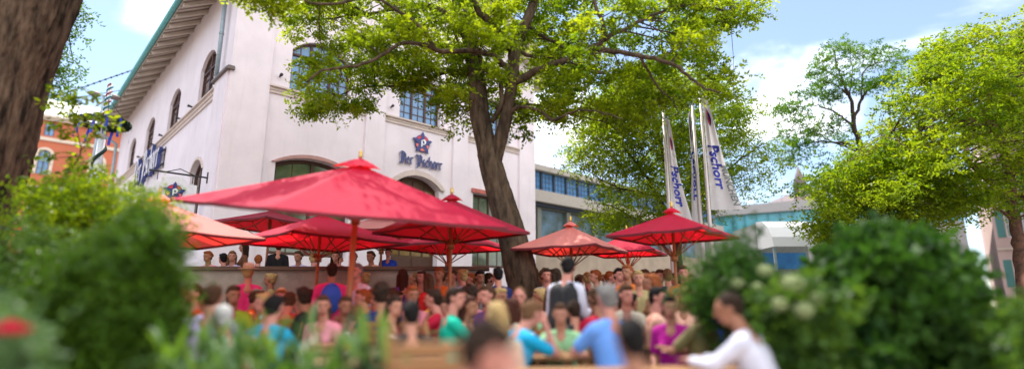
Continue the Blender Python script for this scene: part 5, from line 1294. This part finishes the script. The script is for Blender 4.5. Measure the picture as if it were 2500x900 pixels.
b_ = MB(); b_.box(-.80, .80, -.13, .13, .425, .455); BN.append(('seat', local_mesh('bench_seat', b_, wood)))
for sx in (-1, 1):
    b_ = MB(); b_.obox((sx*.62, -.09, .21), (.02, 0, 0), (0, .015, 0), (0, -.02, .21)); b_.obox((sx*.62, .09, .21), (.02, 0, 0), (0, .015, 0), (0, .02, .21)); b_.box(sx*.62-.018, sx*.62+.018, -.075, .075, .18, .21); BN.append(('leg', local_mesh('bench_leg', b_, iron)))
TB = []
b_ = MB()
for i in range(5): b_.box(-1.05, 1.05, -.36+i*.146, -.224+i*.146, .735, .765)
TB.append(('table_top', local_mesh('table_top', b_, wood)))
b_ = MB(); b_.box(-.95, .95, -.02, .02, .66, .733); TB.append(('rail', local_mesh('rail', b_, wood)))
for sx in (-1, 1):
    b_ = MB(); b_.obox((sx*.8, -.20, .365), (.03, 0, 0), (0, .025, 0), (0, -.09, .365)); b_.obox((sx*.8, .20, .365), (.03, 0, 0), (0, .025, 0), (0, .09, .365)); b_.box(sx*.8-.025, sx*.8+.025, -.17, .17, .30, .36); TB.append(('leg', local_mesh('table_leg', b_, wood)))
beer = mat('beer', (.60, .28, .03), .15, .6, trans=.5); foam = mat('beer_foam', (.8, .76, .66), .8); glassm = mat('glass_mug', (.55, .58, .58), .08, .8, trans=.6)
GL = []
b_ = MB(); b_.lathe([(.036, 0), (.038, .01), (.040, .155), (.038, .158)], 16); b_.tube([(.04, 0, .13), (.075, 0, .12), (.078, 0, .06), (.042, 0, .035)], .008, 7); GL.append(('mug', local_mesh('mug', b_, glassm)))
b_ = MB(); b_.lathe([(.0365, .012), (.0405, .125)], 16); GL.append(('beer', local_mesh('beer', b_, beer)))
b_ = MB(); b_.lathe([(.0405, .126), (.042, .15), (.036, .172), (.012, .178)], 16); GL.append(('foam', local_mesh('foam', b_, foam)))
def put(name, parts, loc, rz, label, cat, group, s=1.0):
    r = bpy.data.objects.new(name, None); COL.objects.link(r); r.location = loc; r.rotation_euler = (0, 0, R(rz)); r.scale = (s, s, s); tag(r, label, cat, group)
    for nm, me in parts:
        c = bpy.data.objects.new(nm, me); COL.objects.link(c); c.parent = r
    return r
SEEN = set()
def person(px, top, Y, pose, face, shirt, hair, hcol, where, seat='chair', floor=0.0, garment='t-shirt', sk=None, hatc=None, extra=None, scl=None):
    """face: 0 looks away from the camera, 180 towards it, 90 to the left, -90 to the right"""
    d = POSES[pose]; i = NP[0]; NP[0] += 1
    zt = at(px, top, Y).z; s = scl or min(1.10, max(.86, (zt-floor)/d['H']))
    P0 = at(px, top, Y); rot = Matrix.Rotation(R(face), 3, 'Z'); hx = rot @ Vector((d['head'].x, d['head'].y, 0))*s
    loc = Vector((P0.x-hx.x, Y-hx.y, floor))
    hd = {'crop': 'cropped', 'short': 'short', 'long': 'long', 'pony': 'pony-tailed', 'bun': 'bunned', 'curly': 'curly'}[hair]
    lab = f"{'seated' if d['seated'] else 'standing'} person in {shirt} {garment} with "+(f"{hatc} hat" if hatc else f"{hd} {hcol} hair")+f" {where}"
    assert lab not in SEEN, lab; SEEN.add(lab); assert 4 <= len(lab.split()) <= 16, (len(lab.split()), lab)
    b = bpy.data.objects.new('person', d['body']); COL.objects.link(b); b.location = loc; b.rotation_euler = (0, 0, R(face)); b.scale = (s, s, s)
    if not d['body'].materials:
        for kk in ('body', 'shirt', 'trousers', 'shoes'): d[kk].materials.append(None)
    def slot(o, m): o.material_slots[0].link = 'OBJECT'; o.material_slots[0].material = m
    slot(b, SK[(sk if sk is not None else i) % 3]); tag(b, lab, 'person', 'people in the beer garden')
    def kid(nm, me, m=None):
        c = bpy.data.objects.new(nm, me); COL.objects.link(c); c.parent = b
        if m: slot(c, m)
        return c
    kid('shirt', d['shirt'], shirtmat(shirt)); kid('trousers', d['trousers'], TC_[i % 3]); kid('shoes', d['shoes'], SHOE); [kid('eye', e_) for e_ in d['eyes']]; kid('lips', d['lips'])
    if hair not in d['hairs']: d['hairs'][hair] = d['hairf'](hair); d['hairs'][hair].materials.append(None)
    kid('hair', d['hairs'][hair], MATS['hair_'+hcol.replace(' ', '_')])
    if hatc:
        if 'hat' not in d: d['hat'] = d['hatf'](); d['hat'].materials.append(None)
        kid('hat', d['hat'], shirtmat(hatc))
    if d['seated']:
        back = lab.replace('seated person in ', '')
        cl = 'under the person in '+' '.join(back.split()[:len(back.split())])
        words = ('wooden chair '+cl).split()
        lb = ' '.join(words[:16])
        if seat == 'chair': put('garden_chair', CH, loc, face, lb, 'chair', 'slatted wooden garden chairs', s)
        elif seat == 'bench': put('bench', BN, loc, face, 'plain '+' '.join(('wooden bench '+cl).split()[:15]), 'bench', 'plain wooden benches', s)
    return b, loc, s
# near the camera
person(1195, 797, 2.1, 'sit_lean', -115, 'pink', 'curly', 'dark brown', 'nearest at the bottom centre', 'bench', sk=2)
person(1541, 850, 2.6, 'sit_table', 10, 'maroon', 'short', 'black', 'seen from behind at the bottom', 'bench', scl=.86)
person(1480, 737, 5.0, 'sit_table', 25, 'sky blue', 'short', 'grey', 'at the brown table', 'bench', garment='shirt', scl=1.04)
person(1776, 732, 4.3, 'sit_long', 50, 'white', 'crop', 'dark brown', 'leaning onto the brown table', 'bench', garment='shirt', scl=1.0, sk=1)
person(1696, 712, 5.6, 'sit_woman', 40, 'olive', 'long', 'light brown', 'behind the man in white', 'bench', garment='vest', scl=1.0)
person(1728, 690, 6.4, 'sit_turn', 60, 'royal blue', 'short', 'black', 'behind the olive vest', garment='shirt')
person(1633, 722, 6.0, 'sit_woman', 150, 'magenta', 'bun', 'black', 'facing the brown table', garment='top')
person(1590, 668, 7.2, 'stand_woman', 100, 'brown', 'long', 'ginger', 'left of the magenta top', garment='dress')
person(1300, 738, 5.3, 'sit_lean', -60, 'turquoise', 'short', 'light brown', 'leaning on the brown table', 'bench', scl=.98, sk=2)
person(1368, 752, 5.9, 'sit_table', 170, 'light green', 'short', 'brown', 'facing the turquoise boy', scl=.92)
person(1212, 765, 4.6, 'sit_woman', 5, 'beige', 'long', 'blond', 'left of the turquoise boy', 'bench', garment='blouse', scl=.92)
person(1113, 700, 6.4, 'sit_turn', -70, 'teal green', 'short', 'dark brown', 'left of the thick trunk', garment='polo', scl=1.05)
person(1003, 762, 4.8, 'sit_table', 20, 'black', 'short', 'black', 'above the slatted chair', garment='jacket', scl=.93)
person(932, 694, 6.8, 'sit_table', 15, 'navy', 'curly', 'dark brown', 'right of the middle pole')
b_w, loc_w, s_w = person(1388, 636, 7.0, 'stand_carry', -35, 'white', 'short', 'black', 'in a black vest serving guests', garment='shirt', scl=1.05)
# waiter's vest, apron, tray
d = POSES['stand_carry']
vb = MB(); Rl = Matrix.Rotation(R(-10), 3, 'X'); T = lambda x, y, z: Vector((0, 0, .93))+Rl @ Vector((x, y, z))
for s in (-1, 1): cap(vb, T(s*.062, 0, .0), T(s*.055, .01, .18), .150, .140); cap(vb, T(s*.055, .01, .18), T(s*.075, .012, .38), .140, .135)
vm = remesh(vb, .016, 2, 'vest'); vm.materials.append(mat('vest_black', (.012, .012, .014), .7)); c = bpy.data.objects.new('vest', vm); COL.objects.link(c); c.parent = b_w
vb = MB(); cap(vb, (-.08, .03, .95), (-.09, .06, .55), .135, .15); cap(vb, (.08, .03, .95), (.09, .06, .55), .135, .15)
vm = remesh(vb, .018, 2, 'apron'); vm.materials.append(mat('apron_red', (.45, .012, .02), .7)); c = bpy.data.objects.new('apron', vm); COL.objects.link(c); c.parent = b_w
TL = [('tray', None)]
b_ = MB(); b_.lathe([(.19, 0), (.20, .02), (.195, .022), (.185, .006)], 24)
M_ = Matrix.Rotation(R(-35), 3, 'Z'); tp = loc_w+M_ @ Vector((0, .56, 1.16))*s_w
tag(put('serving_tray', [('plate', local_mesh('tray', b_, zinc))], tp, 0, 'round metal tray carried by the waiter in the black vest', 'tray', None), None)
P_ = person
# centre, under the big parasol
W1 = 'far left behind the hedge'
P_(475, 672, 7.2, 'sit_drink', 140, 'red', 'short', 'brown', 'right beside the left hedge')
P_(498, 690, 8.3, 'sit_woman', 190, 'hot pink', 'long', 'dark brown', 'near the left hedge', garment='top')
P_(440, 702, 6.0, 'sit_table', 160, 'peach', 'short', 'ginger', 'partly behind the pointed bush')
P_(523, 700, 5.8, 'sit_table', 10, 'lilac', 'short', 'brown', 'with a broad back to us', 'bench', garment='shirt', scl=1.06)
P_(573, 692, 7.6, 'sit_woman', 200, 'lime green', 'pony', 'brown', 'below the parapet', garment='top')
P_(545, 745, 5.0, 'sit_turn', 90, 'light green', 'short', 'white', 'low behind the bottom plants', scl=.9)
P_(609, 640, 9.6, 'stand_woman', 30, 'hot pink', 'short', 'blond', 'walking past the parapet', garment='top', hatc='beige')
P_(634, 668, 9.0, 'sit_table', -60, 'orange', 'short', 'brown', 'close to the parapet')
P_(674, 728, 5.6, 'sit_table', -15, 'turquoise', 'short', 'black', 'left of the middle pole', scl=.98)
P_(712, 686, 8.2, 'sit_lean', 10, 'crimson', 'short', 'brown', 'in the middle distance')
P_(740, 700, 7.4, 'sit_turn', 90, 'black', 'short', 'dark brown', 'beside the crimson shirt')
P_(645, 715, 7.0, 'sit_table', 120, 'khaki', 'long', 'blond', 'left of the crimson shirt')
P_(790, 720, 6.6, 'sit_woman', 175, 'pink', 'long', 'brown', 'at the middle pole', garment='blouse')
P_(812, 640, 9.2, 'stand', 20, 'hot pink', 'short', 'dark brown', 'carrying a blue backpack')
bp_ = MB(); bp_.ell((0, -.20, 1.22), (.15, .09, .22), 14, 10); 
b0 = [o for o in COL.objects if o.get('label', '').endswith('carrying a blue backpack')][0]
bpo = bpy.data.objects.new('backpack', local_mesh('backpack', bp_, mat('backpack_blue', (.02, .10, .55), .6, noise=.2))); COL.objects.link(bpo); bpo.location = b0.location; bpo.rotation_euler = b0.rotation_euler; bpo.scale = b0.scale
tag(bpo, 'bright blue backpack worn by the standing person in hot pink', 'backpack')
P_(872, 628, 9.3, 'stand', 160, 'white', 'short', 'grey', 'right of the front parasol pole', garment='shirt')
P_(900, 648, 10.2, 'sit_table', -90, 'grey', 'short', 'dark brown', 'under the red parasols', scl=1.08)
P_(845, 722, 6.9, 'sit_table', -150, 'maroon', 'short', 'brown', 'right behind the front pole')
P_(885, 705, 8.0, 'sit_drink', 100, 'orange', 'short', 'ginger', 'between pole and navy shirt')
P_(965, 722, 6.2, 'sit_turn', -100, 'maroon', 'long', 'dark brown', 'right of the navy shirt')
P_(1008, 690, 7.6, 'sit_woman', 180, 'pink', 'bun', 'ginger', 'facing us in the centre', garment='blouse')
P_(975, 655, 10.4, 'sit_woman', 200, 'red', 'short', 'brown', 'far back in the centre', garment='top')
P_(1045, 668, 9.4, 'stand_woman', 60, 'red', 'long', 'brown', 'below the bright red parasol', garment='dress')
P_(1072, 650, 10.2, 'stand', 170, 'orange', 'short', 'ginger', 'below the bright red parasol')
P_(1058, 705, 7.2, 'sit_table', 80, 'crimson', 'short', 'dark brown', 'left of the teal polo')
P_(1160, 662, 8.6, 'sit_woman', 190, 'pink', 'long', 'brown', 'left of the thick trunk', garment='top')
P_(1142, 676, 8.0, 'sit_drink', 90, 'black', 'curly', 'dark brown', 'left of the thick trunk')
P_(1188, 690, 7.3, 'sit_table', 140, 'purple', 'short', 'brown', 'left of the thick trunk')
P_(1215, 652, 9.8, 'stand', 20, 'navy', 'short', 'black', 'just left of the trunk', garment='shirt')
P_(1222, 702, 7.8, 'sit_woman', 200, 'cream', 'short', 'blond', 'in front of the trunk', garment='blouse')
P_(1268, 700, 7.5, 'sit_table', 175, 'light green', 'crop', 'light brown', 'in front of the trunk')
P_(1105, 640, 11.0, 'stand', 150, 'white', 'short', 'brown', 'behind the trunk crowd', garment='shirt')
# right of the trunk
P_(1318, 672, 8.8, 'sit_turn', 120, 'orange', 'short', 'blond', 'right of the trunk')
P_(1335, 640, 10.5, 'stand', 170, 'grey', 'short', 'dark brown', 'right of the trunk', garment='shirt')
P_(1348, 700, 8.2, 'sit_woman', 190, 'peach', 'long', 'brown', 'left of the waiter', garment='top')
P_(1355, 655, 9.9, 'stand_woman', 60, 'pink', 'long', 'dark brown', 'left of the waiter', garment='dress')
P_(1425, 712, 7.4, 'sit_turn', 60, 'navy', 'short', 'dark brown', 'below the waiter', garment='jacket')
P_(1440, 660, 9.6, 'sit_table', 180, 'peach', 'short', 'brown', 'right of the waiter')
P_(1468, 672, 8.8, 'sit_woman', 160, 'maroon', 'long', 'ginger', 'right of the waiter', garment='top')
P_(1510, 632, 10.4, 'stand', 200, 'lilac', 'short', 'black', 'under the salmon parasol', garment='shirt')
P_(1495, 680, 8.0, 'sit_lean', 130, 'purple', 'short', 'dark brown', 'under the salmon parasol')
P_(1530, 640, 9.6, 'stand_woman', 160, 'orange', 'bun', 'ginger', 'under the small red parasol', garment='top')
P_(1528, 695, 7.2, 'sit_woman', 175, 'cream', 'pony', 'brown', 'left of the brown dress', garment='blouse')
P_(1558, 660, 8.8, 'stand', 170, 'khaki', 'short', 'blond', 'below the banners', garment='shirt')
P_(1572, 645, 10.8, 'stand_woman', 150, 'light green', 'long', 'brown', 'below the banners', garment='top')
P_(1606, 700, 6.8, 'sit_turn', -90, 'peach', 'short', 'black', 'left of the magenta top')
P_(1610, 640, 10.8, 'stand', 190, 'teal green', 'short', 'brown', 'beside the banner pole')
P_(1662, 668, 8.2, 'sit_woman', 180, 'peach', 'long', 'blond', 'right of the parasol pole', garment='top')
P_(1668, 640, 9.8, 'stand', 160, 'orange', 'short', 'brown', 'right of the parasol pole')
P_(1400, 722, 6.6, 'sit_table', 10, 'black', 'short', 'dark brown', 'in front of the waiter', scl=.95)
# on the terrace
for row in [(508, 612, 'sit_table', 170, 'pink', 'short', 'ginger', 'leftmost on the terrace'), (545, 618, 'sit_turn', 100, 'navy', 'short', 'black', 'second from left on the terrace'), (568, 612, 'sit_woman', 180, 'lilac', 'long', 'light brown', 'third along the terrace'),
            (596, 592, 'stand_woman', 120, 'brown', 'long', 'dark brown', 'on the terrace'), (632, 622, 'sit_table', 20, 'beige', 'short', 'ginger', 'on the terrace'), (682, 590, 'stand', 20, 'black', 'short', 'dark brown', 'on the terrace'),
            (729, 608, 'sit_table', 175, 'lilac', 'short', 'brown', 'alone behind the parapet'), (765, 618, 'sit_turn', 60, 'light blue', 'short', 'blond', 'on the terrace by the pole'), (820, 612, 'sit_woman', 170, 'pink', 'long', 'dark brown', 'on the terrace mid-way'),
            (905, 608, 'sit_table', 160, 'peach', 'short', 'brown', 'right on the terrace'), (948, 606, 'stand', 180, 'royal blue', 'short', 'dark brown', 'right on the terrace'), (862, 615, 'sit_drink', 150, 'grey', 'short', 'grey', 'on the terrace')]:
    P_(row[0], row[1], 13.2+(.5 if row[2].startswith('stand') else 0), *row[2:], floor=1.02)
# second and third rows of the crowd
rows = [(870, 655), (893, 628), (918, 662), (940, 640), (962, 668), (985, 636), (1012, 655), (1030, 636), (1062, 672), (1085, 632), (1128, 645), (1150, 630), (1172, 648), (1196, 636),
        (1310, 648), (1328, 622), (1352, 636), (1372, 668), (1415, 642), (1432, 626), (1452, 640), (1476, 625), (1490, 650), (1518, 660), (1545, 625), (1562, 672), (1584, 628), (1598, 655), (1628, 650), (1645, 625), (1656, 690), (1682, 655), (1540, 715), (1455, 705), (1248, 728), (1080, 728), (1145, 722), (870, 745), (760, 668), (660, 660), (690, 672)]
cols_ = ['maroon', 'brown', 'pink', 'crimson', 'white', 'peach', 'navy', 'khaki', 'grey', 'red', 'beige', 'black', 'orange', 'lilac', 'azure', 'cream', 'purple', 'green', 'yellow']
hair_ = [('short', 'brown'), ('long', 'auburn'), ('short', 'black'), ('bun', 'blond'), ('crop', 'sandy'), ('curly', 'brown'), ('short', 'ginger')]
for i, (px, top) in enumerate(rows):
    Yr = 10.6+(i*37 % 23)/12 if top < 662 else 8.2+(i*29 % 17)/12
    wh = 'in the crowd '+('left of' if px < 1210 else 'right of')+' the trunk'
    hh = hair_[(i*3+i//7) % 7]; standing = top < 662
    kw = {}
    if top > 700: Yr = 6.6+(i % 3)*.4
    P_(px, top, Yr, ['stand', 'stand_woman'][i % 2] if standing else ['sit_table', 'sit_woman', 'sit_turn', 'sit_drink'][i % 4], (i*77) % 360, cols_[(i*7) % 19], *hh, wh, garment=['top', 'shirt', 'pullover'][i % 3])
P_(2492, 638, 4.2, 'stand', 80, 'white', 'short', 'brown', 'cut off by the right edge', garment='shirt', scl=.86)
b1 = [o for o in COL.objects if o.get('label', '').endswith('cut off by the right edge')][0]
b1.location.x += .10
mm = bpy.data.materials.new('striped_cloth'); mm.use_nodes = True; n, l = mm.node_tree.nodes, mm.node_tree.links
wv = n.new('ShaderNodeTexWave'); wv.inputs['Scale'].default_value = 7; wv.bands_direction = 'X'; tcn = n.new('ShaderNodeTexCoord'); l.new(tcn.outputs['Object'], wv.inputs[0])
cr_ = n.new('ShaderNodeValToRGB'); cr_.color_ramp.interpolation = 'CONSTANT'; cr_.color_ramp.elements[0].color = (.03, .03, .12, 1); cr_.color_ramp.elements[1].position = .5; cr_.color_ramp.elements[1].color = (.5, .48, .62, 1)
l.new(wv.outputs[0], cr_.inputs[0]); l.new(cr_.outputs[0], n['Principled BSDF'].inputs['Base Color'])
for c in b1.children:
    if c.name.startswith('shirt'): c.material_slots[0].material = mm
b1['label'] = 'person in navy and white striped shirt cut off by the right edge'

# tables, loose chair, mugs
tabs = [(1490, 4.05, 8, 0, 'long brown table at the bottom between the near heads'), (930, 5.7, 85, 0, 'wooden table behind the black jacket'), (1150, 7.6, 75, 0, 'wooden table left of the thick trunk'), (560, 6.6, 80, 0, 'wooden table near the left hedge'),
        (745, 6.4, 5, 0, 'wooden table between the turquoise and crimson shirts'), (1450, 8.6, 10, 0, 'wooden table behind the waiter'), (1660, 6.9, 5, 0, 'wooden table behind the magenta top'), (1010, 8.6, 0, 0, 'wooden table under the bright red parasol'), (1320, 6.3, 85, 0, 'wooden table in front of the trunk'),
        (575, 13.9, 5, 1.02, 'wooden table at the left of the terrace'), (745, 14.0, 0, 1.02, 'wooden table at the middle of the terrace'), (910, 14.1, 0, 1.02, 'wooden table at the right of the terrace')]
rd = random.Random(12)
for px, Y, rz, fl, lab in tabs:
    x = at(px, 750, Y).x; put('beer_table', TB, (x, Y, fl), rz, lab, 'table', 'wooden beer garden tables')
    for j in range(3 if Y > 4.2 else 0):
        u, v = -.7+.6*j+rd.uniform(-.1, .1), rd.uniform(-.2, .2); M_ = Matrix.Rotation(R(rz), 3, 'Z'); p = Vector((x, Y, fl+.766))+M_ @ Vector((u, v, 0))
        put('beer_mug', GL, p, rd.uniform(0, 360), ['first', 'middle', 'last'][j]+' beer mug on the '+lab.replace('wooden table', 'table').replace('long brown table', 'brown table'), 'beer mug', 'beer mugs on the tables')
put('garden_chair', CH, (at(1066, 850, 3.1).x, 3.1, 0), 12, 'empty orange-brown slatted chair at the bottom with its back to us', 'chair', 'slatted wooden garden chairs', 1.08)
